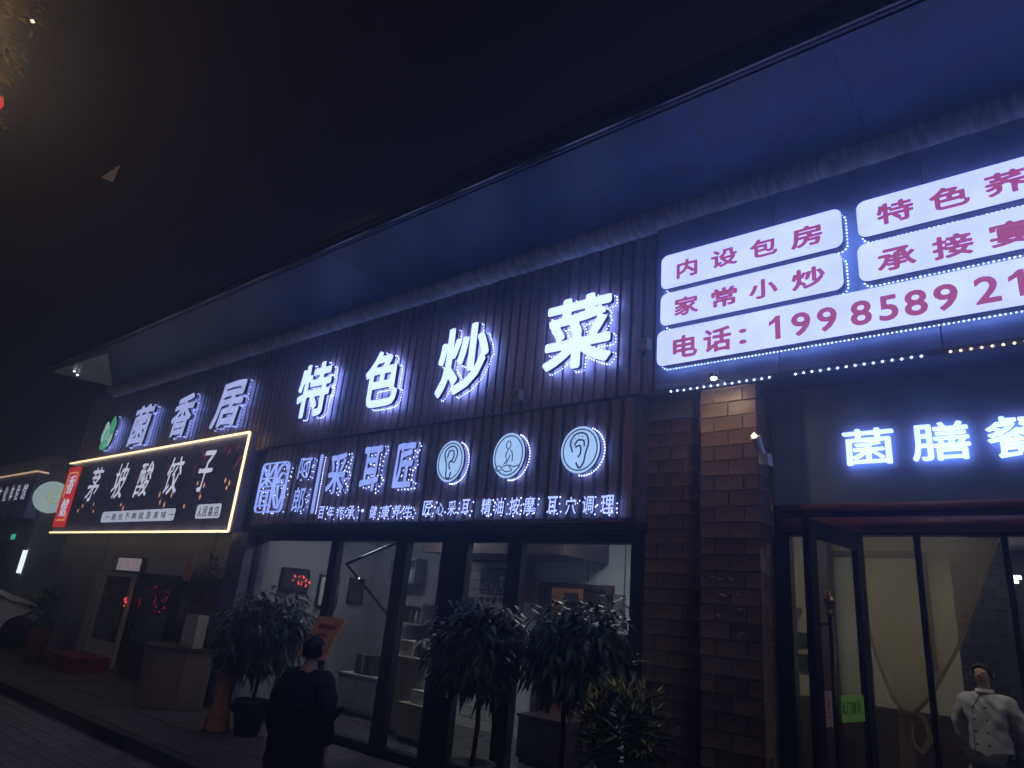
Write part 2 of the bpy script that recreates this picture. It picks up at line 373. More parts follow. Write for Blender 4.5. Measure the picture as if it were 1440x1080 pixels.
def stroke_mb(lines, w, yf, d):
    """raised line drawing: polylines in facade (x, z)"""
    mb = MB()
    for ln in lines:
        ww = w
        if isinstance(ln, tuple): ln, ww = ln
        p = np.array(ln, float); t = np.gradient(p, axis=0); t /= np.linalg.norm(t, axis=1)[:, None] + 1e-9
        nrm = np.stack([-t[:, 1], t[:, 0]], 1); a = p + nrm * ww / 2; b = p - nrm * ww / 2; n = len(p); base = len(mb.v)
        for i in range(n): mb.v += [(a[i][0], yf, a[i][1]), (b[i][0], yf, b[i][1]), (a[i][0], yf + d, a[i][1]), (b[i][0], yf + d, b[i][1])]
        for i in range(n - 1):
            q = base + 4 * i
            for f in ((q, q + 1, q + 5, q + 4), (q + 2, q + 6, q + 7, q + 3), (q, q + 4, q + 6, q + 2), (q + 1, q + 3, q + 7, q + 5)): mb.f.append(list(f)); mb.mi.append(0)
        for q in (base, base + 4 * (n - 1)): mb.f.append([q, q + 1, q + 3, q + 2]); mb.mi.append(0)
    return mb
def curve(pts, n=24):
    """smooth curve through pts"""
    p = [np.array(q, float) for q in pts]; p = [2 * p[0] - p[1]] + p + [2 * p[-1] - p[-2]]; o = []
    m = max(3, n // (len(pts) - 1))
    for i in range(1, len(p) - 2):
        for k in range(m):
            t = k / m; a, b, c, d = p[i - 1:i + 3]
            o.append(.5 * (2 * b + (c - a) * t + (2 * a - 5 * b + 4 * c - d) * t * t + (3 * b - a - 3 * c + d) * t ** 3))
    o.append(p[-2]); return [tuple(q) for q in o]
def arc(cx, cz, rx, rz, a0, a1, n=16): return [(cx + rx * math.cos(math.radians(a0 + (a1 - a0) * k / n)), cz + rz * math.sin(math.radians(a0 + (a1 - a0) * k / n))) for k in range(n + 1)]
def tiles(parent, m, x0, x1, z0, z1, y, L=.265, H=.134, g=.0095, d=.025, axis='x', proto={}, yend=None):
    """courses of separate tiles on a wall facing -y (axis x) or +x (axis y)"""
    P = parent.location; rows = int(round((z1 - z0) / H)); me = {}
    for r in range(rows):
        z = z0 + r * (z1 - z0) / rows; h = (z1 - z0) / rows - g; x = x0 - (L / 2 if r % 2 else 0)
        while x < x1 - .02:
            a = max(x, x0); b = min(x + L - g, x1)
            if b - a > .03:
                k = (round(b - a, 3))
                if k not in me:
                    q = MB(); w2 = (b - a) / 2
                    if axis == 'x': q.box(-w2, w2, 0, d, -h / 2, h / 2)
                    else: q.box(-d, 0, -w2, w2, -h / 2, h / 2)
                    me[k] = q.mesh('brick', bevel=.003); me[k].materials.append(m)
                pr = random.uniform(-.002, .003); c = (a + b) / 2
                loc = (c, y + pr, z + h / 2) if axis == 'x' else (y - pr, c, z + h / 2)
                link('brick', me[k], None, parent, (loc[0] - P.x, loc[1] - P.y, loc[2] - P.z))
            x += L
def slats(parent, m, x0, x1, z0, z1, y, pitch=.14, w=.085, d=.04):
    P = parent.location; q = MB().box(-w / 2, w / 2, 0, d, z0 - z1, 0).mesh('slat', bevel=.004); q.materials.append(m); n = int((x1 - x0) / pitch)
    for i in range(n): link('slat', q, None, parent, (x0 + (i + .5) * (x1 - x0) / n - P.x, y + random.uniform(-.002, .002) - P.y, z1 - P.z))

# ------------------------------------------------------------------ ground
tag(MB().box(-70, 60, -60, 3.9, -.35, -.15).obj('road', M['paving']), kind='structure')
tag(MB().box(-70, 60, 3.9, 60, -.35, -.03).obj('ground', M['pavd']), kind='structure')
kb = tag(MB().box(-40, 12, 3.92, 4.03, -.2, -.03).obj('kerb', M['kerb']), kind='structure')
km = MB().box(-.495, .495, 0, .14, -.15, .0).mesh('kerb_stone', bevel=.012); km.materials.append(M['kerb'])
for i in range(34): link('kerb_stone', km, None, kb, (-26 + i, 3.9 + random.uniform(-.004, .004), random.uniform(-.004, .003)))
pv = tag(MB().box(-40, 12, 4.04, 5.98, -.1, -.035).obj('pavement', M['mortard']), kind='structure')
ps = MB().box(-.295, .295, -.295, .295, -.03, 0).mesh('paving_slab', bevel=.006); ps.materials.append(M['pavd'])
for i in range(40):
    for j in range(3): link('paving_slab', ps, None, pv, (-22.7 + i * .6, 4.35 + j * .602, -.004 + random.uniform(-.003, .003)))
# brick pavers of the roadway nearest the kerb, where they can be told apart
rp = tag(MB().box(-16, -6, 1.2, 3.87, -.152, -.146).obj('paver_bed', M['mortard']), kind='structure')
pm = MB().box(-.145, .145, -.095, .095, 0, .012).mesh('paver', bevel=.003); pm.materials.append(M['paving'])
for j in range(13):
    for i in range(22): link('paver', pm, None, rp, (-13.2 + i * .3 + (.15 if j % 2 else 0), 1.4 + j * .2, -.146 + random.uniform(-.0015, .0015)))

# ------------------------------------------------------------------ the building: upper fascia, canopy, piers
bld = thing('shop_building', (-8, 6, 0), 'long dark shop building with slatted fascia, deep blue-lit canopy and brick piers', 'building')
boxo('fascia_backing', M['backing'], -18.6, -3.06, 5.76, 6.0, 3.84, 5.9, bld)
slats(bld, M['slat'], -18.6, -3.08, 3.86, 5.74, 5.725, w=.108, d=.034)
for i in range(5): boxo('fascia_panel', M['panel'], -3.05 + i * 1.22, -3.05 + i * 1.22 + 1.212, 5.68, 5.98, 3.84, 5.9, bld, bevel=.004)
boxo('fascia_bottom', M['backing'], -3.05, 3.1, 5.62, 6.3, 3.79, 3.838, bld)
boxo('upper_wall', M['walld'], -18.6, 3.1, 5.9, 6.2, 5.95, 7.2, bld)
boxo('canopy_soffit', M['soffit'], -16.85, 5.2, 4.24, 5.9, 5.86, 5.95, bld)
for i in range(18): boxo('soffit_panel', M['soffit'], -16.8 + i * 1.22, -16.8 + i * 1.22 + 1.219, 4.28, 5.66, 5.848, 5.86, bld, bevel=.002)
# rounded gutter along the canopy's edge
g = MB().tube([(-16.9, 4.2, 5.9), (5.2, 4.2, 5.9)], .05, 12); g.box(-16.9, 5.2, 4.13, 4.2, 5.93, 6.06)
bo = g.obj('gutter', M['gutter'], bld, (8, -6, 0), smooth=False)
# rounded moulding where soffit meets fascia, clad in creased sheet
mb = MB(); n = 440
for i in range(n + 1):
    x = -17.3 + 22.4 * i / n; rr = .115 + .002 * math.sin(i * .9) + random.uniform(-.0025, .0025)
    for k in range(9):
        a = math.radians(180 + 100 * k / 8 - 5); mb.v.append((x, 5.72 + rr * 1.5 * math.cos(a), 5.86 + rr * 1.6 * math.sin(a)))
for i in range(n):
    for k in range(8): q = i * 9 + k; mb.f.append([q, q + 9, q + 10, q + 1]); mb.mi.append(0)
mb.obj('cove_moulding', M['mould'], bld, (8, -6, 0), smooth=True)
f = MB(); f.poly([(-17.2, 4.3, 5.835), (-16.82, 5.45, 5.80), (-14.45, 4.42, 5.835)]); f.poly([(-17.2, 4.3, 5.845), (-16.82, 5.45, 5.84), (-14.45, 4.42, 5.845)])
f.poly([(-17.2, 4.3, 5.835), (-16.82, 5.45, 5.80), (-16.82, 5.45, 5.84), (-17.2, 4.3, 5.845)])
f.obj('corner_flashing', M['warmpanel'], bld, (8, -6, 0))
sl = MB(); sl.octa((-16.4, 4.5, 5.79), .03); sl.octa((-16.55, 4.62, 5.77), .03); sl.obj('corner_lamps', M['lampsmall'], bld, (8, -6, 0))
# pier with tiles, and the tiled wall left of it
boxo('pier_core', M['mortar'], -2.545, -2.05, 5.673, 6.1, 0, 3.79, bld)
pier = bld
tiles(bld, M['brick'], -2.555, -2.04, .0, 3.78, 5.65)
tiles(bld, M['brick'], 5.68, 5.98, .0, 3.78, -2.04, axis='y', L=.265)
boxo('wall_core', M['mortar'], -3.24, -2.57, 5.945, 6.1, 0, 3.84, bld)
tiles(bld, M['brick'], -3.24, -2.56, .0, 3.62, 5.92)
boxo('wall_cap', M['panel'], -3.24, -2.56, 5.9, 5.94, 3.625, 3.84, bld)
boxo('wall_lining', M['backing'], -10.6, -3.26, 5.93, 6.1, 2.42, 3.84, bld)
boxo('wall_lining', M['walld'], -18.4, -10.55, 5.95, 6.1, 2.3, 3.84, bld)
boxo('party_wall', M['backing'], -10.5, -10.02, 5.7, 6.1, 0, 2.5, bld)
# little cable boxes and dome cameras on the facade
c = thing('junction_box', (-3.16, 5.66, 4.35), 'small grey junction box beside the telephone light box', 'junction box')
boxo('cover', M['beige'], -3.21, -3.1, 5.6, 5.71, 4.29, 4.42, c, bevel=.008); boxo('cable_gland', M['blackm'], -3.17, -3.15, 5.63, 5.66, 4.24, 4.29, c)
c = thing('wall_speaker', (-4.78, 5.66, 4.03), 'small grey speaker box under the gap between the third and fourth big characters', 'speaker')
boxo('housing', M['beige'], -4.85, -4.72, 5.6, 5.7, 3.97, 4.1, c, bevel=.01); boxo('grille', M['blackm'], -4.83, -4.74, 5.594, 5.6, 3.99, 4.08, c)
c = thing('spot_lamp', (-1.98, 5.62, 3.05), 'small white spot lamp on a bracket at the side of the brick pier', 'spot lamp')
boxo('bracket', M['white'], -2.0, -1.92, 5.56, 5.68, 3.02, 3.12, c, bevel=.008)
q = MB(); q.tube([(0, 0, .05), (-.03, -.1, .2)], [.03, .045], 10); q.obj('lamp_head', M['white'], c); q = MB(); q.octa((-.032, -.115, .21), .03); q.obj('bulb', M['dotw'], c)

# storefront 3 (right): sign wall, timbers
boxo('sign_wall', M['panel'], -2.03, 3.1, 6.0, 6.1, 2.76, 3.79, bld)
for z0, z1, yy in ((2.69, 2.76, 5.93), (2.52, 2.64, 5.9)):
    g = MB().tube([(-1.95, yy + .05, (z0 + z1) / 2), (3.1, yy + .05, (z0 + z1) / 2)], (z1 - z0) / 2, 14); g.obj('timber_rail', M['redwood'], bld, (8, -6, 0), smooth=True)
boxo('lintel', M['frame'], -2.03, 3.1, 5.99, 6.08, 2.5, 2.755, bld)

# ------------------------------------------------------------------ big roof sign letters
def sc(box, f): return (box[0] * f, 1.65 + (box[1] - 1.65) * f, box[2] * f, 1.65 + (box[3] - 1.65) * f)
hi = [M['face_hi'], M['letterside'], M['halo']]
s = thing('channel_letter_sign', (-6.5, 5.6, 4.2), 'four huge brilliant white characters 特色炒菜 with lamp-dotted edges on the slatted fascia', 'shop sign')
f = 5.58 / 5.65
for ch, b in zip('特色炒菜', ((-9.34, 4.24, -8.5, 5.13), (-7.66, 4.2, -6.92, 5.05), (-6.17, 4.17, -5.3, 5.12), (-4.45, 4.24, -3.55, 5.11))):
    letter(s, ch, sc(b, f), 5.58, hi, .05, w=.03, N=96, dots=(.036, .0095, .012, .095))
s = thing('channel_letter_sign', (-14, 5.6, 4.2), 'three dimmer grey-white brush characters 菌香居 on the fascia above the yellow-framed sign', 'shop sign')
mid = [M['face_mid'], M['letterside'], M['halo_lo']]
for ch, b in zip('菌香居', ((-15.62, 4.3, -14.72, 5.17), (-13.7, 4.31, -12.9, 5.17), (-12.0, 4.33, -11.06, 5.17))):
    letter(s, ch, sc(b, f), 5.58, mid, .05, w=.034, N=84, brush=.012, slant=.16, wob=.03, dots=(.06, .014, .014, .095), dotmat=M['dotfar'])
# green mushroom emblem
s = thing('mushroom_emblem', (-16.7, 5.6, 4.4), 'small glowing green and white mushroom cluster emblem left of the brush characters', 'sign emblem')
def blob(cx, cz, rx, rz, seed, amp=.12, n=26):
    r = np.random.RandomState(seed); ph = r.rand(3) * 6
    return np.array([(cx + rx * (1 + amp * math.sin(3 * a + ph[0]) + amp * .7 * math.sin(5 * a + ph[1])) * math.cos(a), cz + rz * (1 + amp * math.sin(3 * a + ph[0])) * math.sin(a)) for a in np.linspace(0, 6.283, n, endpoint=False)])
for nm, m_, cx, cz, rx, rz, sd in (('cap', 'mushw', -16.75, 4.72, .2, .24, 1), ('leaf', 'mushg', -16.45, 4.86, .17, .2, 2), ('stalk', 'mushg', -16.72, 4.44, .18, .13, 3), ('cap', 'mushw', -16.5, 4.58, .17, .18, 4)):
    o = link(nm, fill_mesh(nm, [blob(cx, cz, rx, rz, sd)], .04, [M[m_], M['letterside'], M['halo_lo']], 5.56 + sd * .004, s.location), None, s)
    dm = MB()
    for x, z in along([blob(cx, cz, rx * 1.06, rz * 1.06, sd)], .07): dm.octa((x - s.location.x, .06, z - s.location.z), .013)
    dm.obj('edge_lamps', M['dotfar'], o)['kind'] = 'stuff'
st = []
for k in range(7): st.append(arc(-16.62 + .02 * k, 4.62, .05 + .035 * k, .05 + .04 * k, 40 + 20 * k, 160 + 18 * k, 8))
stroke_mb(st, .018, -.055, .012).obj('gill_lines', M['mushg'], s, (16.7, 0, -4.4)) if False else stroke_mb([[(x + 16.7, z - 4.4) for x, z in l] for l in st], .018, -.045, .01).obj('gill_lines', M['mushg'], s)

# ------------------------------------------------------------------ light boxes with red lettering
def lightbox(lab, x0, z0, x1, z1, chars, edges, cat='light box sign', r=.07, w=.034, N=64):
    c = thing('light_box_sign', ((x0 + x1) / 2, 5.6, (z0 + z1) / 2), lab, cat, 'white light boxes with red lettering'); P = c.location
    link('lit_panel', fill_mesh('lit_panel', [rrect(x0, z0, x1, z1, r)], .035, [M['box_face'], M['letterside'], M['halo']], 5.55, P), None, c)
    link('housing', fill_mesh('housing', [rrect(x0 + .012, z0 + .012, x1 - .012, z1 - .012, r)], .06, [M['letterside']], 5.5853, P), None, c)
    mb = MB()
    for x, z in along([rrect(x0 + .01, z0 - .008, x1 + .012, z1 - .01, r)], .032): mb.octa((x - P.x, .045, z - P.z), .0085 * random.uniform(.8, 1.2))
    mb.obj('edge_lamps', M['dot'], c)['kind'] = 'stuff'
    for ch, a, b_, cc, d in chars:
        letter(c, ch, (a, b_, cc, d), 5.546, [M['box_red']], .004, w=w, N=N, name='character')
    return c
lightbox('upper light box left of centre reading 内设包房 in red', -2.93, 4.87, -1.22, 5.25, [("内", -2.76, 4.95, -2.54, 5.15), ("设", -2.40, 4.96, -2.14, 5.15), ("包", -2.02, 4.96, -1.77, 5.15), ("房", -1.65, 4.95, -1.38, 5.16)], 0)
lightbox('middle light box reading 家常小炒 in red, between two others', -2.93, 4.47, -1.24, 4.82, [("家", -2.78, 4.54, -2.53, 4.74), ("常", -2.40, 4.54, -2.15, 4.74), ("小", -2.04, 4.54, -1.78, 4.73), ("炒", -1.66, 4.54, -1.38, 4.74)], 0)
lightbox('long bottom light box with the telephone number 199 8589 21 in red', -2.96, 4.05, .9, 4.42, [("电", -2.79, 4.1, -2.54, 4.33), ("话", -2.48, 4.1, -2.21, 4.34), ("：", -2.14, 4.13, -2.07, 4.28), ("1", -1.87, 4.12, -1.77, 4.34), ("9", -1.68, 4.11, -1.52, 4.33), ("9", -1.47, 4.11, -1.31, 4.33), ("8", -1.21, 4.11, -1.05, 4.33), ("5", -1.00, 4.11, -0.86, 4.33), ("8", -0.82, 4.11, -0.66, 4.33), ("9", -0.62, 4.11, -0.46, 4.33), ("2", -0.36, 4.11, -0.2, 4.33), ("1", -0.15, 4.12, -0.05, 4.33)], 0)
lightbox('upper light box farthest right reading 特色荞 in red', -1.1, 4.9, .9, 5.25, [("特", -0.95, 4.97, -0.68, 5.17), ("色", -0.57, 4.97, -0.3, 5.17), ("荞", -0.20, 4.97, 0.07, 5.17)], 0)
lightbox('light box reading 承接宴 in red, above the telephone number at the far right', -1.12, 4.49, .9, 4.84, [("承", -0.98, 4.54, -0.70, 4.74), ("接", -0.59, 4.54, -0.32, 4.74), ("宴", -0.22, 4.54, 0.05, 4.74)], 0)
# hanging LED strings under the fascia
for x0, x1, m_, lab, wm in ((-2.86, -1.87, 'dot', 'string of white lamps above the brick pier', 0), (-1.71, -.72, 'dot', 'middle string of white lamps under the fascia, right of the pier', 0), (-.59, .5, 'dotw', 'string of warm lamps under the fascia at the far right', 1)):
    t = thing('lamp_string', (x0, 5.6, 3.8), lab, 'string lights', 'lamp strings under the fascia')
    MB().tube([(0, 0, .012), ((x1 - x0) / 2, 0, .006), (x1 - x0, 0, .012)], .003, 5).obj('wire', M['letterside'], t)
    d = MB(); n = int((x1 - x0) / .062)
    dm = MB(); dm.octa((0, 0, 0), .0125); me = dm.mesh('lamp'); me.materials.append(M[m_])
    for i in range(n): link('lamp', me, None, t, (.03 + i * (x1 - x0 - .06) / (n - 1), 0, -.006 + random.uniform(-.003, .003)))
# green-white letters of the restaurant
s = thing('channel_letter_sign', (-.8, 5.95, 3.0), 'glowing white clerical-style characters 菌膳餐 on the recessed wall beneath the light boxes', 'shop sign')
for ch, b in zip('菌膳餐', ((-1.43, 3.06, -1.05, 3.36), (-.93, 3.06, -.54, 3.36), (-.44, 3.05, -.06, 3.36))):
    letter(s, ch, b, 5.93, [M['face_hi'], M['face_hi'], M['halo_lo']], .03, w=.010, N=90, brush=.004)

# ------------------------------------------------------------------ ear-care shop board
bd = thing('sign_board', (-6.6, 5.7, 2.5), 'wide dark board of vertical slats carrying the ear-care shop lettering', 'sign board')
boxo('board_back', M['backing'], -9.93, -3.22, 5.7, 5.9, 2.6, 3.86, bd)
slats(bd, M['slat2'], -9.9, -3.25, 2.62, 3.82, 5.66, pitch=.142, w=.09, d=.038)
boxo('bottom_trim', M['frame'], -9.95, -3.2, 5.63, 5.9, 2.52, 2.598, bd, bevel=.004)
boxo('red_glint_strip', M['redwood'], -5.2, -3.3, 5.622, 5.628, 2.575, 2.588, bd)  # reddish glint on the trim, set in as a coloured strip
boxo('top_trim', M['frame'], -9.95, -3.2, 5.64, 5.9, 3.825, 3.845, bd)
lo = [M['face_lo'], M['letterside'], M['halo_lo']]; F2 = 5.56 / 5.55
s = thing('ear_care_sign', (-7.6, 5.56, 2.7), 'bluish white calligraphic characters 阿郎 and 采耳匠 with emblem on the slatted board', 'shop sign')
for ch, b, w in (('阿', (-8.76, 3.25, -8.46, 3.56), .016), ('郎', (-8.76, 2.76, -8.48, 3.13), .016)): letter(s, ch, b, 5.56, lo, .03, w=w, N=60, brush=.01, slant=.06, dots=(.09, .009, .01, .075), dotmat=M['dot'])
for ch, b in (('采', (-8.02, 3.0, -7.62, 3.57)), ('耳', (-7.29, 3.0, -6.91, 3.6)), ('匠', (-6.62, 3.02, -6.28, 3.59))):
    letter(s, ch, b, 5.56, lo, .03, w=.028, N=76, brush=.016, slant=.05, dots=(.06, .0105, .01, .085), dotmat=M['dot'])
boxo('divider_bar', M['face_lo'], -8.275, -8.235, 5.56, 5.585, 2.74, 3.58, s)
d = MB()
for k in range(26): d.octa((-8.245 + 7.6, .07, 2.75 + k * .032 - 2.7), .010)
d.obj('divider_lamps', M['dot'], s)['kind'] = 'stuff'
def emblem(x0, z0, x1, z1):
    W_, H_ = x1 - x0, z1 - z0
    def q(l): return [(x0 + u * W_, z0 + v * H_) for u, v in l]
    L = [q([(a / 1, b / 1) for a, b in rrect(.03, .03, .97, .97, .1, 4).tolist()] + [(.97, .87)])]
    L += [q([(.03, .52), (.97, .52)]), q([(.52, .03), (.52, .97)])]
    L += [q([(.08, .9), (.22, .72)]), q([(.26, .94), (.27, .72)]), q([(.46, .92), (.34, .72)]), q([(.08, .68), (.48, .68)]), q([(.27, .72), (.27, .54)]), q([(.27, .66), (.08, .55)]), q([(.27, .66), (.48, .55)])]
    L += [q([(.08, .44), (.48, .44)]), q([(.16, .44), (.16, .16)]), q([(.38, .44), (.38, .05)]), q([(.16, .34), (.38, .34)]), q([(.16, .25), (.38, .25)]), q([(.06, .14), (.5, .17)])]
    L += [q(curve([(.95, .8), (.85, .92), (.7, .9), (.6, .75), (.58, .52), (.62, .3), (.75, .1)])), q(curve([(.93, .72), (.8, .76), (.7, .68), (.66, .56)])), q(curve([(.7, .5), (.74, .3), (.86, .12)])), q(curve([(.92, .48), (.9, .3), (.8, .08)]))]
    return L
EM = emblem(-9.79, 2.76, -9.03, 3.56)
e = stroke_mb([[(x + 7.6, z - 2.7) for x, z in l] for l in EM], .018, 0, .03).obj('emblem', M['face_lo'], s)
d = MB()
for l in EM:
    for x, z in along([np.array(l)], .13)[::2]: d.octa((x + 7.6 + .012, .075, z - 2.7 - .012), .010)
d.obj('emblem_lamps', M['dot'], s)['kind'] = 'stuff'
for i, ch in enumerate('ALANG'): letter(s, ch, (-9.35 + .052 * i, 3.21, -9.31 + .052 * i, 3.27), 5.556, [M['face_lo']], .01, w=.02, N=30)
# icons
def iconL(k, cx, cz, R_):
    if k == 0: return [curve([(cx - .06, cz - .02), (cx - .1, cz + .1), (cx - .04, cz + .17), (cx + .06, cz + .17), (cx + .11, cz + .08), (cx + .07, cz - .02)]), curve([(cx - .06, cz - .02), (cx - .05, cz - .1), (cx - .04, cz - .19), (cx + .01, cz - .2), (cx + .03, cz - .13)]),
                       curve([(cx - .05, cz + .04), (cx - .03, cz + .12), (cx + .04, cz + .12), (cx + .05, cz + .05), (cx + .02, cz)]), curve([(cx + .06, cz - .02), (cx, cz + .0), (cx - .01, cz - .05), (cx + .01, cz - .1)])]
    if k == 1: return [(arc(cx - .01, cz + .12, .032, .045, 0, 360), .011), (curve([(cx - .01, cz + .07), (cx - .04, cz), (cx - .02, cz - .05), (cx - .06, cz - .1)]), .011), (curve([(cx + .02, cz + .06), (cx + .05, cz + .02), (cx + .06, cz - .07)]), .011), (curve([(cx + .02, cz), (cx, cz - .05), (cx - .03, cz - .1)]), .011),
                       (arc(cx - .13, cz - .14, .04, .03, 0, 360), .011), (curve([(cx - .09, cz - .13), (cx, cz - .11), (cx + .09, cz - .13), (cx + .15, cz - .12), (cx + .17, cz - .15)]), .011), (curve([(cx - .08, cz - .15), (cx - .02, cz - .18), (cx + .06, cz - .17), (cx + .02, cz - .12)]), .011)]
    L = [curve([(cx - .09, cz - .02), (cx - .12, cz + .09), (cx - .05, cz + .17), (cx + .06, cz + .16), (cx + .1, cz + .07), (cx + .07, cz - .04), (cx + .05, cz - .14), (cx, cz - .19), (cx - .04, cz - .13)]), curve([(cx - .07, cz + .05), (cx - .03, cz + .1), (cx + .04, cz + .09), (cx + .05, cz + .03)]), curve([(cx - .06, cz + .03), (cx, cz + .04), (cx + .01, cz - .03), (cx - .02, cz - .08)])]
    for a in (30, 65, 100, 135, 165): L.append(([(cx - .01 + .085 * math.cos(math.radians(a)) - .006, cz + .06 + .085 * math.sin(math.radians(a))), (cx - .01 + .085 * math.cos(math.radians(a)) + .006, cz + .06 + .085 * math.sin(math.radians(a)))], .012))
    return L
for k, (x0, z0, x1, z1, lab) in enumerate(((-5.86, 3.05, -5.42, 3.55, 'round pale blue icon disc with a plain ear outline'), (-4.97, 3.05, -4.52, 3.56, 'round pale blue icon disc with a seated figure massaging'), (-4.04, 3.05, -3.57, 3.54, 'round pale blue icon disc with an ear and acupuncture dots'))):
    cx, cz, rx, rz = (x0 + x1) / 2, (z0 + z1) / 2, (x1 - x0) / 2, (z1 - z0) / 2
    t = thing('icon_disc', (cx, 5.56, cz), lab, 'sign icon', 'icon discs on the slatted board')
    link('disc', fill_mesh('disc', [np.array(arc(0, 0, rx, rz, 0, 360, 40)[:-1])], .03, [M['icon'], M['letterside'], M['halo_lo']], 0), None, t)
    stroke_mb([arc(0, 0, rx * .87, rz * .87, 0, 360, 40)], .013, -.004, .003).obj('ring', M['icon_ink'], t)
    stroke_mb([l for l in iconL(k, 0, 0, 1)], .018, -.004, .003).obj('drawing', M['icon_ink'], t)
    d = MB()
    for a in range(-100, 75, 7): d.octa((rx * 1.05 * math.cos(math.radians(a)), .075, rz * 1.03 * math.sin(math.radians(a))), .0105)
    d.obj('edge_lamps', M['dot'], t)['kind'] = 'stuff'
# slogan
sm = [M['face_small'], M['letterside'], M['halo_lo']]
s = thing('slogan_sign', (-5.7, 5.56, 2.65), 'row of small sparkling characters 百年传承 健康养生 匠心采耳 along the bottom of the slatted board', 'shop sign')
SL = [("百", -8.08, 2.66, -7.95, 2.83), ("年", -7.87, 2.66, -7.73, 2.83), ("传", -7.66, 2.66, -7.52, 2.82), ("承", -7.45, 2.65, -7.29, 2.82), ("健", -6.98, 2.65, -6.84, 2.81), ("康", -6.75, 2.65, -6.6, 2.81), ("养", -6.53, 2.65, -6.4, 2.81), ("生", -6.33, 2.65, -6.18, 2.8), ("匠", -6.00, 2.67, -5.85, 2.84), ("心", -5.77, 2.67, -5.65, 2.81), ("采", -5.59, 2.66, -5.46, 2.83), ("耳", -5.37, 2.66, -5.25, 2.84), ("精", -5.07, 2.66, -4.93, 2.84), ("油", -4.87, 2.66, -4.75, 2.84), ("按", -4.67, 2.65, -4.53, 2.84), ("摩", -4.47, 2.65, -4.33, 2.84), ("耳", -4.17, 2.64, -4.04, 2.83), ("穴", -3.94, 2.64, -3.81, 2.82), ("调", -3.74, 2.65, -3.61, 2.82), ("理", -3.53, 2.64, -3.38, 2.82)]
for ch, a, b, c_, d_ in SL: letter(s, ch, (a, b, c_, d_), 5.56, sm, .02, w=.012, N=48, brush=.005, slant=.05, dots=(.1, .0095, .012, .065), dotmat=M['dot'])
d = MB(); d.octa((-7.13 + 5.7, 0, .1), .022); d.obj('separator_dot', M['dot'], s)

# ------------------------------------------------------------------ dumpling shop sign with neon frame
s = thing('neon_framed_sign', (-14.4, 5.75, 2.5), 'navy shop sign framed by a warm neon line reading 茅坡酸饺子', 'shop sign')
P = s.location
boxo('sign_face', M['signnavy'], -18.5, -10.44, 5.62, 5.8, 2.5, 4.14, s, bevel=.004)
def ntube(name, a, b, r=.019, m='neon'): MB().tube([Vector(a) - P, Vector(b) - P], r, 8).obj(name, M[m], s)
ntube('neon_line', (-18.49, 5.58, 4.13), (-10.44, 5.58, 4.13)); ntube('neon_line', (-10.43, 5.58, 4.13), (-10.43, 5.58, 2.51)); ntube('neon_line', (-18.45, 5.58, 2.5), (-10.44, 5.58, 2.5))
fn = 5.6 / 5.55
for ch, b in zip('茅坡酸饺子', ((-16.8, 3.16, -16.2, 3.9), (-15.46, 3.17, -14.85, 3.91), (-14.28, 3.17, -13.7, 3.86), (-13.05, 3.17, -12.48, 3.88), (-11.83, 3.17, -11.35, 3.9))):
    letter(s, ch, sc(b, fn), 5.6, [M['neontext'], M['letterside'], M['halo_lo']], .02, w=.012, N=72, brush=.022, slant=.22)
rp_ = link('red_plaque', fill_mesh('red_plaque', [rrect(-18.45, 2.62, -17.62, 4.02, .02)], .03, [M['redsign'], M['redmat']], 5.585, P), None, s)
for gl in ([(-18.3, 2.78), (-17.79, 2.78), (-17.78, 2.79), (-17.78, 2.95)], [(-18.3, 3.3), (-18.3, 3.87), (-18.29, 3.88), (-17.79, 3.88), (-17.78, 3.87), (-17.78, 3.6)]):
    stroke_mb([[(x - P.x, z - P.z) for x, z in gl]], .03, 5.578 - P.y, .006).obj('gold_outline', M['gold'], s)
for ch, b in (('香', (-18.22, 3.38, -17.84, 3.82)), ('馆', (-18.24, 2.86, -17.84, 3.28))): letter(s, ch, b, 5.576, [M['neontext']], .008, w=.012, N=60, brush=.014, slant=.1)
def plate(x0, z0, x1, z1, name): return link(name, fill_mesh(name, [rrect(x0, z0, x1, z1, .05)], .015, [M['pill'], M['letterside']], 5.6, P), None, s)
plate(-15.72, 2.7, -12.45, 2.92, 'slogan_plate'); plate(-11.68, 2.72, -10.85, 2.96, 'branch_plate')
for i, ch in enumerate('一般也不赖就是美味一'):
    x = -15.5 + i * .315; letter(s, ch, (x, 2.745 if ch != '一' else 2.80, x + .2, 2.875 if ch != '一' else 2.815), 5.596, [M['inkb']], .003, w=.004, N=36)
for i, ch in enumerate('人民路店'): letter(s, ch, (-11.62 + i * .19, 2.75, -11.48 + i * .19, 2.92), 5.596, [M['inkb']], .003, w=.006, N=36)
pr = MB(); po = MB(); r2 = np.random.RandomState(3)
for x, z in ((-13.25, 3.75), (-13.15, 3.6), (-11.95, 3.88), (-11.85, 3.78), (-11.2, 3.93), (-11.05, 3.85), (-10.75, 3.9), (-10.62, 3.7), (-10.72, 3.6), (-14.5, 3.6), (-16.0, 3.55), (-12.15, 3.65)):
    a = r2.rand() * 6; l = .07 + r2.rand() * .06; u = Vector((math.cos(a) * .4, 0, math.sin(a) + .5)).normalized(); v = Vector((u.z, 0, -u.x)) * .018; c_ = Vector((x, 5.612, z)) - P
    pr.poly([c_ - u * l, c_ - v, c_ + u * l, c_ + v])
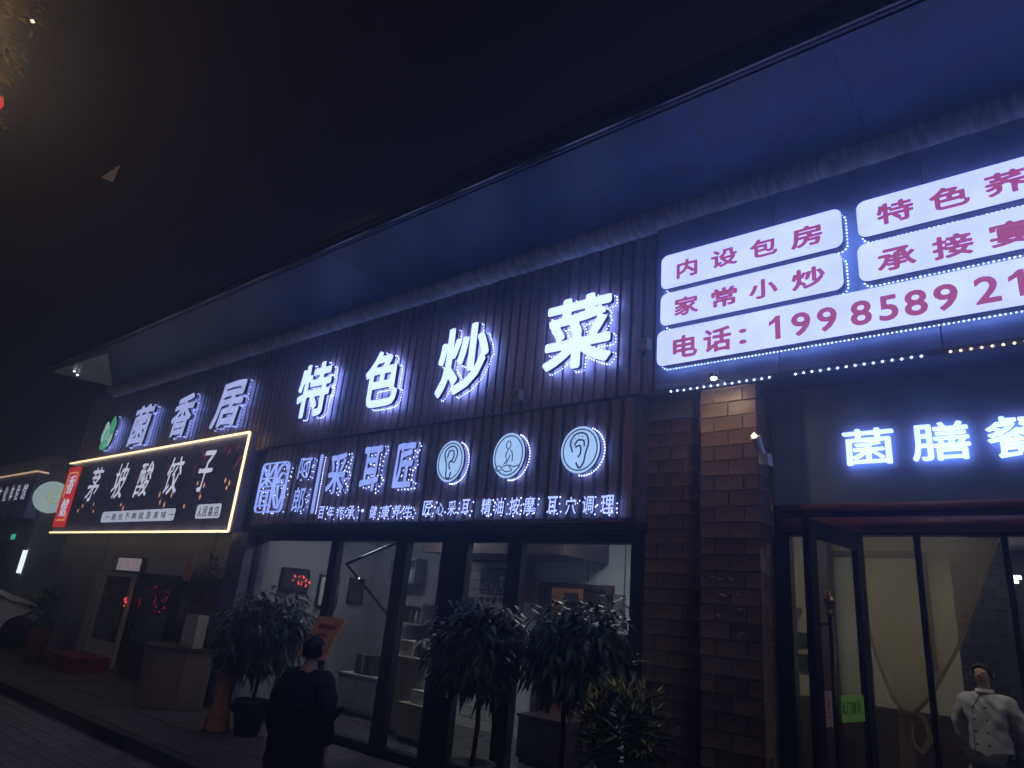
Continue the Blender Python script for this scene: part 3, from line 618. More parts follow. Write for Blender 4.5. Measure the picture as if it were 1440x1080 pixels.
for x, z in ((-17.2, 2.98), (-17.0, 3.08), (-16.4, 3.1), (-16.3, 2.95), (-14.95, 3.05), (-14.8, 2.97), (-13.3, 3.2), (-13.2, 3.05), (-13.0, 3.0), (-12.8, 3.18), (-11.9, 3.35), (-11.75, 3.2), (-11.7, 3.1), (-11.65, 3.3), (-10.95, 3.35), (-10.85, 3.22), (-12.2, 2.95), (-10.8, 3.3)):
    h = .035 + r2.rand() * .04; c_ = Vector((x, 5.611, z)) - P; po.poly([c_ + Vector((0, 0, -h)), c_ + Vector((-.025, 0, 0)), c_ + Vector((0, 0, h)), c_ + Vector((.025, 0, 0))])
pr.obj('chilli_glints', M['glintr'], s); po.obj('spark_glints', M['glinto'], s)  # chilli print and reflected lights, both drawn as glowing flat shapes
# shop beyond: sign box turning the corner, round sign
t = thing('culture_shop_sign', (-24.5, 5.9, 3.2), 'far dark sign box with a dim neon top edge reading 文化体验馆', 'shop sign'); P = t.location
boxo('sign_box', M['signnavy'], -30, -21.14, 5.7, 6.3, 2.9, 4.1, t)
for a, b in (((-30, 5.67, 4.12), (-21.12, 5.67, 4.12)), ((-21.12, 5.67, 4.12), (-21.1, 6.28, 4.12))): MB().tube([Vector(a) - P, Vector(b) - P], .022, 8).obj('neon_line', M['neonlo'], t)
for ch, b in zip('文化体验馆', ((-24.05, 3.38, -23.65, 3.8), (-23.43, 3.38, -23.05, 3.8), (-22.85, 3.38, -22.55, 3.82), (-22.35, 3.38, -22.05, 3.82), (-21.82, 3.38, -21.46, 3.82))):
    letter(t, ch, b, 5.67, [M['neontext'], M['letterside']], .025, w=.012, N=48, brush=.012, slant=.12)
t = thing('round_sign', (-20.0, 5.85, 3.42), 'round pale green lit sign half hidden by the red plaque', 'round sign', rz=math.radians(62))
link('disc', fill_mesh('disc', [np.array(arc(0, 0, .40, .40, 0, 360, 40)[:-1])], .08, [M['round'], M['letterside'], M['round']], 0), None, t)
stroke_mb([(arc(.06, .02, .15, .17, 0, 360), .03), (arc(.06, .02, .07, .08, 40, 330), .03)], .03, -.004, .003).obj('round_emblem', M['roundink'], t)
boxo('bracket', M['blackm'], -.03, .03, 0.08, .45, -.02, .02, None) if False else MB().box(.3, .9, .02, .06, -.02, .02).obj('bracket', M['blackm'], t)
t = thing('tube_lamp', (-20.75, 5.86, 1.82), 'upright white tube lamp on the far shop wall above the parked car', 'wall lamp')
MB().tube([(0, 0, -.28), (0, 0, .28)], .05, 10).obj('tube', M['tube'], t, smooth=True); MB().box(-.05, .05, .05, .1, -.33, .33).obj('fitting', M['white'], t)
t = thing('exit_sign', (-22.2, 5.88, 2.44), 'tiny green lit exit sign on the far shop wall', 'exit sign'); MB().box(-.13, .13, 0, .03, -.07, .07).obj('lit_face', M['exit'], t); MB().box(-.15, .15, .03, .06, -.09, .09).obj('case', M['blackm'], t)

far = thing('far_shop', (-25, 7, 0), 'dark far shop front behind the parked car', 'building')
boxo('wall', M['walld'], -34, -21.1, 5.95, 6.3, 0, 4.6, far); boxo('side_wall', M['walld'], -21.1, -20.9, 5.95, 9, 0, 4.2, far)
boxo('door', M['frame'], -24.5, -22.6, 5.9, 5.95, 0, 2.3, far)
boxo('back_wall', M['walld'], -20.9, -18.4, 8.4, 8.6, 0, 4.3, far)

# ------------------------------------------------------------------ shop fronts
def frame_rect(parent, m, x0, x1, z0, z1, y, w, d, name='frame'):
    boxo(name, m, x0, x0 + w, y, y + d, z0, z1, parent, bevel=.003); boxo(name, m, x1 - w, x1, y, y + d, z0, z1, parent, bevel=.003)
    boxo(name, m, x0 + w, x1 - w, y + .002, y + d - .002, z1 - w, z1, parent); boxo(name, m, x0 + w, x1 - w, y + .002, y + d - .002, z0, z0 + w, parent)
# dumpling shop
f1 = thing('dumpling_shop_front', (-14.4, 5.9, 0), 'dim shop front under the neon-framed sign with a pale framed door', 'shop front')
boxo('wall', M['walld'], -18.4, -15.9, 5.92, 6.05, 0, 2.5, f1); boxo('pilaster', M['beige'], -15.88, -15.5, 5.86, 6.0, 0, 1.75, f1, bevel=.006)
boxo('head_panel', M['walld'], -15.9, -10.5, 5.93, 6.05, 1.78, 2.5, f1)
d = thing('pale_framed_door', (-14.75, 5.86, 0), 'pale cream framed glass door with a slatted white lower panel', 'door')
boxo('stile', M['beige'], -15.45, -15.36, 5.84, 5.9, .08, 1.76, d, bevel=.004); boxo('stile', M['beige'], -14.12, -14.03, 5.84, 5.9, .08, 1.76, d, bevel=.004); boxo('rail', M['beige'], -15.36, -14.12, 5.845, 5.895, 1.68, 1.76, d)
boxo('glass_pane', M['glassd'], -15.36, -14.12, 5.87, 5.876, .48, 1.68, d)
sm_ = MB().box(-.62, .62, 0, .03, 0, .062).mesh('slat', bevel=.004); sm_.materials.append(M['brickw'])
for i in range(6): link('slat', sm_, None, d, (.01, -.01, .1 + i * .066))
boxo('handle', M['alloy'], -14.2, -14.17, 5.78, 5.82, .8, 1.2, d)
t = thing('lit_box_sign', (-14.3, 5.8, 1.8), 'small dim white three-cell light box above the pale framed door', 'light box sign')
for i in range(3): boxo('lit_cell', M['pill'] if False else mat('dim_cell', (.5, .45, .45), .5, noise=.15, emit=(.4, .33, .36), es=.6), -14.78 + i * .33, -14.48 + i * .33, 5.78, 5.82, 1.8, 2.03, t, bevel=.01)
boxo('case', M['blackm'], -14.82, -13.78, 5.825, 5.9, 1.76, 2.06, t); boxo('red_knob', M['redmat'], -14.4, -14.25, 5.79, 5.85, 2.065, 2.13, t)
for x0, x1 in ((-13.9, -12.4), (-12.3, -10.6)):
    boxo('window_pane', M['glassd'], x0 + .05, x1 - .05, 5.93, 5.936, .5, 1.74, f1); frame_rect(f1, M['frame'], x0, x1, .45, 1.78, 5.9, .06, .07)
boxo('stall_riser', M['brown'], -13.9, -10.55, 5.91, 6.05, 0, .45, f1)
st_ = thing('step_box', (-14.7, 5.45, 0), 'low dark red step box in front of the pale framed door', 'step'); boxo('tread', M['redmat'], -15.3, -14.0, 5.15, 5.8, .2, .26, st_, bevel=.01); boxo('riser', M['redmat'], -15.26, -14.04, 5.18, 5.79, 0, .198, st_)
dr = thing('dumpling_room', (-13.5, 7.2, 0), 'dim amber dumpling shop interior behind the dusty panes', 'room')
boxo('floor', M['floor'], -18.3, -10.55, 6.06, 8.3, -.03, 0, dr); boxo('ceiling', M['ceil'], -18.3, -10.55, 6.12, 8.3, 2.5, 2.6, dr); boxo('back_wall', M['wallo'], -18.3, -10.55, 8.2, 8.3, 0, 2.5, dr); boxo('side_wall', M['brown'], -18.3, -18.2, 6.12, 8.2, 0, 2.5, dr)
for x in (-14.6, -12.2): boxo('ceiling_light', M['ceilamp4'], x - .25, x + .25, 6.9, 7.1, 2.47, 2.498, dr)
for x0, z0, w_, h_ in ((-17.6, 1.1, .8, .5), (-16.4, .9, .6, .8), (-15.2, 1.2, .5, .4)): boxo('menu_board', M['redmat'], x0, x0 + w_, 8.16, 8.198, z0, z0 + h_, dr)
boxo('kitchen_counter', M['wains'], -17.8, -11.2, 7.6, 8.0, 0, .9, dr)
# red string lights behind the window; the ear-care strip imitates a reflected sign
for cx, cz, n, sx, sz_, lab in ((-13.1, 1.35, 16, .42, .22, 'tangle of red neon string lights in the dumpling shop window'), (-14.05, 1.25, 6, .06, .1, 'small bright red light by the pale framed door'), (-8.95, 1.86, 14, .3, .07, 'bright pink-red strip imitating a sign reflected in the ear-care shop window')):
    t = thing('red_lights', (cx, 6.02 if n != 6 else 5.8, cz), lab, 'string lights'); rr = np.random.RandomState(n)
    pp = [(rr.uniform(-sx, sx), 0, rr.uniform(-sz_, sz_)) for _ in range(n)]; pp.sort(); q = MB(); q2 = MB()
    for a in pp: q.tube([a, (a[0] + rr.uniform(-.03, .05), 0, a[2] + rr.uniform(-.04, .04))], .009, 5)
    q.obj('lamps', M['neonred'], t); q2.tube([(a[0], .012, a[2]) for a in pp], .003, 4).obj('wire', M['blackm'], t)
# counter with slatted thing
t = thing('serving_counter', (-10.55, 5.2, 0), 'beige bow-fronted serving counter outside the dumpling shop', 'counter')
q = MB(); pts = [(-.55 + 1.1 * i / 12, -.3 * math.sin(math.pi * i / 12) - .05) for i in range(13)]; ring = pts + [(.55, .35), (-.55, .35)]
for z0, z1, s_ in ((0, .74, 1), (.741, .79, 1.05)):
    b = len(q.v); n = len(ring); q.v += [(x * s_, y * s_, z0) for x, y in ring] + [(x * s_, y * s_, z1) for x, y in ring]
    for i in range(n): q.f.append([b + i, b + (i + 1) % n, b + n + (i + 1) % n, b + n + i]); q.mi.append(0 if z0 == 0 else 1)
    q.f.append(list(range(b, b + n))[::-1]); q.mi.append(0); q.f.append(list(range(b + n, b + 2 * n))); q.mi.append(1)
q.obj('counter_body', [M['tan'], M['brown']], t)
t = thing('louvred_heater', (-10.2, 5.25, .79), 'small pale louvred cabinet standing on the bow-fronted counter', 'heater')
boxo('case', M['beige'], -10.39, -10.01, 5.2, 5.36, .79, 1.24, t, bevel=.01)
lm = MB().box(-.16, .16, -.012, 0, 0, .022).mesh('louvre', bevel=.003); lm.materials.append(M['white'])
for i in range(10): link('louvre', lm, None, t, (0, -.05, .06 + i * .037))

# ear-care shop front (glass)
f2 = thing('ear_care_shop_front', (-6.6, 5.92, 0), 'wide black-framed glass shop front of the ear-care shop', 'shop front')
boxo('head_rail', M['frame'], -10.02, -3.26, 5.86, 5.98, 2.405, 2.5, f2, bevel=.004)
boxo('sill', M['frame'], -10.02, -3.26, 5.86, 6.0, 0, .09, f2)
for x0, x1 in ((-10.12, -10.0), (-8.09, -7.93), (-6.74, -6.53), (-5.92, -5.5), (-4.9, -4.7), (-3.36, -3.25)):
    boxo('mullion', M['frame'], x0, x1, 5.87, 5.97, .09, 2.405, f2, bevel=.005)
for x0, x1 in ((-10.0, -8.09), (-7.93, -6.74), (-6.53, -5.92), (-5.5, -4.9), (-4.7, -3.36)): boxo('window_pane', M['glass'], x0, x1, 5.925, 5.931, .09, 2.405, f2)
for x in (-5.87, -5.55): boxo('door_pull', M['alloy'], x, x + .025, 5.81, 5.835, .75, 1.75, f2)
# interior of the ear-care shop
r2_ = thing('ear_care_room', (-6.6, 7.4, 0), 'dim ear-care shop interior seen through the glass with white tile and grey green walls', 'room')
boxo('floor', M['floor'], -10.4, -3.3, 5.98, 11.0, -.03, .0, r2_); boxo('ceiling', M['ceil'], -10.4, -3.3, 6.12, 11.0, 2.9, 3.0, r2_)
boxo('back_wall', M['walld'], -10.4, -7.98, 8.5, 8.6, 0, 2.9, r2_); boxo('back_wall', M['wallg'], -6.68, -6.36, 8.5, 8.6, 0, 2.9, r2_)
boxo('back_wall', M['wallg'], -5.1, -3.3, 8.5, 8.6, 0, 2.9, r2_); boxo('back_wall', M['wallg'], -6.36, -5.1, 8.5, 8.6, 2.16, 2.9, r2_)
boxo('side_wall', M['wallg'], -3.4, -3.3, 6.12, 8.5, 0, 2.9, r2_); boxo('side_wall', M['walld'], -10.4, -10.3, 6.12, 8.5, 0, 2.9, r2_)
for x in (-5.55, -4.95, -4.35): boxo('panel_joint', M['inkb'], x, x + .012, 8.49, 8.499, 1.0 if x > -5 else 2.2, 2.9, r2_)
boxo('tile_wall', M['mortard'], -7.98, -6.68, 8.5, 8.6, 0, 2.9, r2_); tiles(r2_, M['brickw'], -7.97, -6.69, 0, 2.44, 8.478, L=.3, H=.14, g=.012, d=.02)
boxo('bulkhead', M['brown'], -7.9, -5.2, 7.4, 8.46, 2.45, 2.89, r2_)
boxo('far_room_wall', M['orange'], -7.7, -6.2, 10.0, 10.1, 0, 2.5, r2_); boxo('wall_clock', M['brown'], -6.95, -6.7, 9.93, 9.99, 1.85, 2.1, r2_); boxo('far_room_wall', M['wallo'], -5.7, -4.6, 9.4, 9.5, 0, 2.5, r2_)
for x0, x1 in ((-6.36, -6.24), (-5.2, -5.1)): boxo('door_frame', M['brown'], x0, x1, 8.42, 8.6, 0, 2.1, r2_, bevel=.005)
boxo('door_frame', M['brown'], -6.36, -5.1, 8.43, 8.6, 2.1, 2.16, r2_); boxo('door_leaf', M['brown'], -5.65, -5.2, 8.55, 8.59, 0, 2.1, r2_)
boxo('banner', M['redmat'], -6.66, -6.5, 8.44, 8.47, 1.85, 2.5, r2_)
boxo('wall_post', M['walld'], -5.06, -4.92, 8.4, 8.49, 1.3, 2.05, r2_); boxo('shelf', M['wallg'], -4.9, -4.5, 8.3, 8.49, 1.55, 1.58, r2_)
stroke_mb([[(x + 6.6, z) for x, z in l] for l in emblem(-7.58, 1.93, -7.04, 2.34)], .03, 8.465 - 7.4, .01).obj('wall_emblem', M['inkb'], r2_)
for i, ch in enumerate('阿郎采耳'): letter(r2_, ch, (-7.55 + i * .13, 1.81, -7.46 + i * .13, 1.89), 8.468, [M['inkb']], .006, w=.004, N=36)
boxo('picture', M['inkb'], -7.9, -7.7, 8.455, 8.475, 1.6, 1.86, r2_)
for x, y in ((-9.2, 7.0), (-7.2, 7.0), (-4.6, 7.0)): boxo('ceiling_light', M['ceilamp2'], x - .3, x + .3, y - .15, y + .15, 2.87, 2.898, r2_)
boxo('back_room_light', M['ceilamp'], -6.7, -6.5, 9.2, 9.4, 2.6, 2.62, r2_)
for x0, y0, w_, h_, m_, nm, lab in ((-7.75, 6.9, .75, .95, 'beige', 'reception_desk', 'beige reception desk behind the glass doors'), (-9.3, 7.3, .9, .55, 'walld', 'low_sofa', 'low dark sofa behind the leftmost glass pane'), (-5.6, 7.2, .7, .5, 'wains', 'storage_cabinet', 'dark red-brown cabinet behind the topiary plants'), (-7.2, 6.7, .55, .42, 'beige', 'white_drawer_unit', 'low pale drawer unit beside the reception desk')):
    t = thing(nm, (x0 + w_ / 2, y0, 0), lab, nm.split('_')[-1]); boxo('carcass', M[m_], x0, x0 + w_, y0, y0 + .45, .06, h_, t, bevel=.01); boxo('top', M[m_], x0 - .02, x0 + w_ + .02, y0 - .02, y0 + .47, h_ + .002, h_ + .035, t, bevel=.008); boxo('plinth', M['blackm'], x0 + .03, x0 + w_ - .03, y0 + .03, y0 + .42, 0, .058, t)
    for k in range(2): boxo('drawer_front', M[m_], x0 + .02 + k * w_ / 2, x0 - .02 + (k + 1) * w_ / 2, y0 - .015, y0 - .002, .1, h_ - .04, t, bevel=.005)
for lab, x0, y0, z0, w_, h_, m_ in (('dark framed picture on the far side wall, seen through the first pane', -10.28, 6.6, 1.7, .5, .35, 'inkb'), ('pale framed chart beside the dark picture on the side wall', -10.28, 7.35, 1.5, .4, .5, 'brickw'), ('brown framed poster near the room corner', -10.28, 8.0, 1.6, .3, .42, 'brown')):
    t = thing('wall_picture', (x0, y0, z0), lab, 'picture'); boxo('picture_frame', M['blackm'], x0 - .01, x0 + .02, y0 - .02, y0 + w_ + .02, z0 - .02, z0 + h_ + .02, t, bevel=.004); boxo('print', M[m_], x0 + .0205, x0 + .024, y0 + .02, y0 + w_ - .02, z0 + .02, z0 + h_ - .02, t)
for lab, x0, y0, z0, w_, h_, m_ in (('dark storage carton on the low sofa unit', -9.0, 7.35, .59, .35, .28, 'brown'), ('pale carton on the reception desk', -7.6, 6.95, .99, .26, .2, 'brickw'), ('small dark carton beside the pale one on the desk', -7.28, 6.98, .99, .2, .14, 'inkb'), ('stack of folded towels on the drawer unit', -7.1, 6.78, .46, .3, .16, 'wallg')):
    t = thing('carton' if 'carton' in lab else 'folded_towels', (x0 + w_ / 2, y0 + .12, z0), lab, 'box' if 'carton' in lab else 'towels'); n_ = 1 if 'carton' in lab else 4
    for k in range(n_): boxo('shell' if n_ == 1 else 'towel', M[m_], x0 + k * .004, x0 + w_ - k * .005, y0, y0 + .24, z0 + k * h_ / n_, z0 + (k + 1) * h_ / n_ - (.004 if n_ > 1 else 0), t, bevel=.01)
    if n_ == 1: boxo('tape', M['beige'], x0 + w_ * .42, x0 + w_ * .58, y0 - .002, y0 + .242, z0 + h_ * .1, z0 + h_ + .002, t)
for lab, x0, z0, w_, h_ in (('dark shelf frame high on the room wall behind the glass doors', -9.6, 2.0, .7, .4), ('second dark shelf frame lower on the same wall', -9.2, 1.35, .6, .3)):
    t = thing('wall_shelf', (x0 + w_ / 2, 8.35, z0), lab, 'shelf'); boxo('shelf_board', M['walld'], x0, x0 + w_, 8.25, 8.49, z0, z0 + .03, t); boxo('shelf_board', M['walld'], x0, x0 + w_, 8.25, 8.49, z0 + h_, z0 + h_ + .03, t); boxo('upright', M['walld'], x0, x0 + .03, 8.25, 8.49, z0 + .03, z0 + h_, t); boxo('upright', M['walld'], x0 + w_ - .03, x0 + w_, 8.25, 8.49, z0 + .03, z0 + h_, t)
    for k in range(4): u = MB().lathe([(.03, 0), (.035, .1), (.02, .16), (.02, .2)], n=10).obj('bottle', M[('inkb', 'terra', 'brickw', 'wallg')[k]], t, (-w_ / 2 + .1 + k * .14, 0, .032), smooth=True)
# dark bars and glowing caps imitating a scaffold reflected in the second pane
t = thing('reflected_bars', (-7.0, 6.35, 0), 'black diagonal bars imitating a scaffold reflected in the second glass pane', 'reflection')
def seg(a, b, r=.028): return MB().tube([Vector(a) - Vector((-7.0, 6.35, 0)), Vector(b) - Vector((-7.0, 6.35, 0))], r, 8)
seg((-7.0, 6.35, 0), (-7.0, 6.35, 1.35)).obj('post', M['blackm'], t); seg((-7.0, 6.35, 1.35), (-8.5, 6.5, 2.15), .022).obj('arm', M['blackm'], t); seg((-8.5, 6.5, 2.15), (-7.2, 6.5, 2.55), .022).obj('arm', M['blackm'], t)  # post and arms are bars of the imitated scaffold reflection
for p in ((-7.0, 6.35, 1.37), (-8.1, 6.42, 1.95)): q = MB(); q.octa(Vector(p) - Vector((-7.0, 6.32, 0)), .02); q.obj('glint_cap', M['lampsmall'], t)

# restaurant front (right)
f3 = thing('restaurant_front', (-.5, 6.0, 0), 'black-framed restaurant glazing with timber rails above', 'shop front')
boxo('jamb', M['frame'], -2.035, -1.9, 5.95, 6.06, 0, 2.5, f3, bevel=.005); boxo('mullion', M['frame'], -1.4, -1.345, 5.95, 6.01, 0, 2.5, f3, bevel=.004)
boxo('mullion', M['frame'], -.985, -.945, 5.95, 6.0, 0, 2.5, f3, bevel=.004); boxo('mullion', M['frame'], -.44, -.4, 5.95, 6.0, 0, 2.5, f3, bevel=.004); boxo('mullion', M['frame'], .6, .66, 5.95, 6.05, 0, 2.5, f3)
for x0, x1 in ((-1.345, -.985), (-.945, -.44), (-.4, .6)): boxo('window_pane', M['glass'], x0, x1, 5.975, 5.981, 0, 2.5, f3)
# open door leaf with pull handle
d = thing('open_glass_door', (-1.37, 5.93, 0), 'open black-framed glass door with a black pull bar topped by a brass finial', 'door')
d.rotation_euler.z = math.radians(-98)    # leaf runs outwards along local x
Wd = .9
for x0, x1 in ((0, .07), (Wd - .11, Wd)): MB().box(x0, x1, -.025, .025, .02, 2.49).obj('stile', M['frame'], d, bevel=.004)
MB().box(.07, Wd - .11, -.022, .022, 2.37, 2.49).obj('rail', M['frame'], d); MB().box(.07, Wd - .11, -.022, .022, .02, .2).obj('rail', M['frame'], d)
MB().box(.07, Wd - .11, -.003, .003, .2, 2.37).obj('glass_pane', M['glass'], d)
h = MB().tube([(Wd - .07, .11, .45), (Wd - .07, .11, 1.84)], .016, 10).obj('pull_bar', M['blackm'], d, smooth=True)
MB().lathe([(.017, 1.84), (.028, 1.85), (.014, 1.865), (.026, 1.90), (.034, 1.93), (.04, 1.94), (.02, 1.95), (.012, 1.97), (.005, 2.0)], (Wd - .07, .11, 0), 14).obj('finial', M['brass'], h, smooth=True)
for z in (.6, 1.78): MB().tube([(Wd - .07, .02, z), (Wd - .07, .11, z)], .009, 8).obj('bar_bracket', M['brass'], h)
MB().box(.12, .5, .006, .01, 1.16, 1.33).obj('green_card', M['green'], d)
for i, ch in enumerate('此门常开'):
    me = fill_mesh('card_character', glyph_loops(ch, (.14 + .085 * i, 1.21, .205 + .085 * i, 1.29), .006, 36), .001, [M['greenink']], 0); o = link('card_character', me, None, d); o.location = (.64, .0125, 0); o.rotation_euler.z = math.pi
MB().box(Wd - .25, Wd - .14, .006, .01, 1.14, 1.36).obj('pink_card', M['pink'], d)
stroke_mb([([(Wd - .22, 1.2), (Wd - .17, 1.2)]), ([(Wd - .195, 1.22), (Wd - .195, 1.31)]), ([(Wd - .22, 1.27), (Wd - .17, 1.27)])], .008, .0105, .001).obj('pink_mark', M['ink'], d)
# restaurant interior
r3 = thing('restaurant_room', (-1, 7.4, 0), 'olive-walled restaurant interior with dark wainscot and a black tiled column', 'room')
boxo('floor', M['floor'], -3.2, 3.1, 6.08, 11, -.03, 0, r3); boxo('ceiling', M['ceil'], -3.2, 3.1, 6.12, 11, 2.95, 3.05, r3)
boxo('back_wall', M['wallo'], -3.1, -.9, 8.5, 8.6, 1.08, 2.95, r3); boxo('wainscot', M['wains'], -3.1, -.9, 8.46, 8.6, 0, 1.078, r3); boxo('dado_rail', M['brown'], -3.1, -.9, 8.44, 8.46, 1.06, 1.1, r3)
boxo('side_wall', M['wallo'], -3.2, -3.1, 6.12, 8.5, 0, 2.95, r3); boxo('far_wall', M['brown'], -.9, 3.1, 10.4, 10.5, 0, 2.95, r3); boxo('side_wall', M['walld'], 3.0, 3.1, 6.12, 10.4, 0, 2.95, r3)
boxo('dark_column', M['wains'], -2.45, -2.22, 8.2, 8.45, 0, 2.95, r3, bevel=.005)
boxo('crown_strip', M['brown'], -2.3, -1.3, 8.44, 8.498, 2.62, 2.68, r3); boxo('crown_strip', M['brown'], -1.36, -1.3, 8.45, 8.499, 1.5, 2.62, r3)
boxo('column_core', M['mortar'], -1.02, -.58, 8.02, 8.45, 0, 2.95, r3); tiles(r3, M['brickd'], -1.03, -.57, 0, 2.94, 7.998, L=.23, H=.105, g=.007, d=.02)
tiles(r3, M['brickd'], 8.02, 8.44, 0, 2.94, -.56, axis='y', L=.23, H=.105, g=.009)
for x, y, m_ in ((-2.3, 7.0, 'ceilamp3'), (-1.2, 7.2, 'ceilamp3'), (.2, 7.0, 'ceilamp3')): boxo('ceiling_light', M[m_], x - .2, x + .2, y - .2, y + .2, 2.92, 2.948, r3)
for x, y in ((-.66, 9.7), (-.6, 9.2)): boxo('downlight', M['ceilamp'], x - .05, x + .05, y - .05, y + .05, 2.50, 2.53, r3)
for x0, z0, w_, h_ in ((-2.95, 1.5, .12, .1), (-2.66, 1.6, .1, .16), (-2.66, 1.35, .1, .18)): boxo('notice', M['inkb'], x0, x0 + w_, 8.47, 8.498, z0, z0 + h_, r3)
boxo('tv_screen', M['inkb'], -1.95, -1.45, 8.42, 8.49, 1.75, 2.05, r3) if False else None
boxo('bar_shelf', M['alloy'], -2.95, -2.6, 8.3, 8.49, 2.0, 2.03, r3)
t = thing('red_screen_panel', (-.1, 9.4, 0), 'red lacquer panel at the back of the restaurant', 'screen panel'); boxo('panel', M['redmat'], -.35, .15, 9.4, 9.45, 0, 2.0, t); boxo('cap', M['brown'], -.38, .18, 9.38, 9.47, 2.0, 2.06, t)
# gathered plastic door curtain
t = thing('plastic_door_curtain', (-1.15, 6.14, 1.23), 'clear yellowish plastic curtain gathered into a knot behind the glazing', 'curtain')
mb = MB(); nu, nv = 60, 40
def edgeL(v): return np.interp(v, [0, .42, .7, .92, 1], [-1.40, -1.40, -1.335, -1.25, -1.19])
def edgeR(v): return np.interp(v, [0, .2, .6, .9, 1], [-.47, -.57, -.78, -1.0, -1.11])
for j in range(nv + 1):
    v = j / nv; z = 2.5 - v * 1.27
    for i in range(nu + 1):
        u = i / nu; e0, e1 = edgeL(v), edgeR(v); u2 = u + .012 * math.sin(u * 40) * v
        x = e0 + (e1 - e0) * u2; y = 6.14 + (.003 + .03 * v ** 3) * math.sin(u * 46 + 3 * math.sin(v * 3)) + .006 * math.sin(u * 97 + 5 * v) * v * v + .018 * math.sin(v * 4 + u * 6)
        mb.v.append((x + 1.15, y - 6.14, z - 1.23))
for j in range(nv):
    for i in range(nu): q = j * (nu + 1) + i; mb.f.append([q, q + 1, q + nu + 2, q + nu + 1]); mb.mi.append(0)
mb.obj('sheet', M['film'], t, smooth=True)
mb = MB()
for j in range(21):
    v = j / 20; z = -v * 1.15; w_ = .04 + .05 * v
    for i in range(25): u = i / 24; mb.v.append((-.035 + (u - .5) * 2 * w_, .03 * math.sin(u * 30 + v) * (.5 + v), z))
for j in range(20):
    for i in range(24): q = j * 25 + i; mb.f.append([q, q + 1, q + 26, q + 25]); mb.mi.append(0)
mb.obj('tail', M['film'], t, smooth=True)
q = MB(); q.tube([(.05 * math.cos(a), .05 * math.sin(a), .0) for a in np.linspace(0, 6.28, 16)], .014, 6); q.tube([(.03, 0, 0), (.1, -.02, -.03), (.12, 0, -.15), (.06, 0, -.24), (.0, 0, -.2), (-.01, 0, -.05)], .02, 8)
q.obj('knot', M['film'], t, smooth=True)
q = MB(); q.tube([(x + 1.15, y - 6.14, z - 1.23) for x, y, z in ((-.47, 6.12, 2.5), (-.57, 6.11, 2.25), (-.78, 6.10, 1.74), (-1.0, 6.1, 1.36), (-1.11, 6.11, 1.24))], .014, 8); q.tube([(x + 1.15, y - 6.14, z - 1.23) for x, y, z in ((-1.4, 6.12, 2.5), (-1.4, 6.11, 1.95), (-1.335, 6.10, 1.6), (-1.25, 6.1, 1.33), (-1.19, 6.11, 1.24))], .012, 8)
q.obj('rolled_hem', M['film'], t, smooth=True)

# ------------------------------------------------------------------ plants
def leaves(n, shape, size, droop, seed, wide=.28):
    r = np.random.RandomState(seed); mb = MB()
    for _ in range(n):
        p, out_ = shape(r); L = size * r.uniform(.6, 1.3); a = r.uniform(0, 6.28)
        d = Vector((math.cos(a), math.sin(a), 0)) * .7 + Vector(out_) * .6; d.z += r.uniform(-.2, .5) - droop; d.normalize()
        s_ = d.cross(Vector((0, 0, 1))); s_ = (s_ if s_.length > .1 else Vector((1, 0, 0))).normalized() * L * wide * .5
        up = s_.cross(d).normalized(); p = Vector(p); m_ = p + d * L * .5 + up * L * .08; e = p + d * L - Vector((0, 0, L * droop * .5))
        b = len(mb.v); mb.v += [tuple(p), tuple(m_ + s_), tuple(e), tuple(m_ - s_)]; mb.f += [[b, b + 1, b + 2, b + 3]]; mb.mi.append(0)
    return mb
def ell(cx, cy, cz, rx, ry, rz, shell=.5):
    def f(r):
        v = r.randn(3); v /= np.linalg.norm(v); k = (shell + (1 - shell) * r.rand()) * (1 + .22 * math.sin(5 * v[0] + 3 * v[2] + cx * 7) * math.cos(4 * v[1] + cz))
        return (cx + v[0] * rx * k, cy + v[1] * ry * k, cz + v[2] * rz * k), v
    return f
def topiary(x, y, z, rx, rz, seed, lab, ncl=1, h0=0):
    t = thing('potted_tree', (x, y, 0), lab, 'potted tree', 'dark potted trees before the glass front')
    cl = MB()
    for k in range(5):
        r = np.random.RandomState(seed + k); q = leaves(700, ell(r.uniform(-.4, .4) * rx, r.uniform(-.2, .2), z + r.uniform(-.25, .25) * rz, rx * .65, rx * .6, rz * .72, .3), .165, .55, seed * 7 + k)
        b = len(cl.v); cl.v += q.v; cl.f += [[i + b for i in f_] for f_ in q.f]; cl.mi += q.mi
    cl.obj('foliage', M['leafd'], t)
    MB().tube([(0, 0, .3), (.02, .01, z * .5), (-.01, 0, z - .1)], [.03, .025, .02], 8).obj('trunk', M['bark'], t, smooth=True)
    MB().lathe([(.13, 0), (.15, .02), (.2, .34), (.22, .36), (.22, .39), (.18, .39), (.17, .34)], n=20).obj('pot', M['inkb'], t, smooth=True)
    return t
topiary(-4.45, 5.1, 1.36, .5, .42, 11, 'round-headed potted tree before the glass doors, left of its twin')
topiary(-3.55, 5.15, 1.38, .54, .46, 23, 'larger drooping potted tree left of the brick wall')
topiary(-8.15, 5.15, 1.2, .8, .62, 31, 'big dark bushy potted tree behind the person')
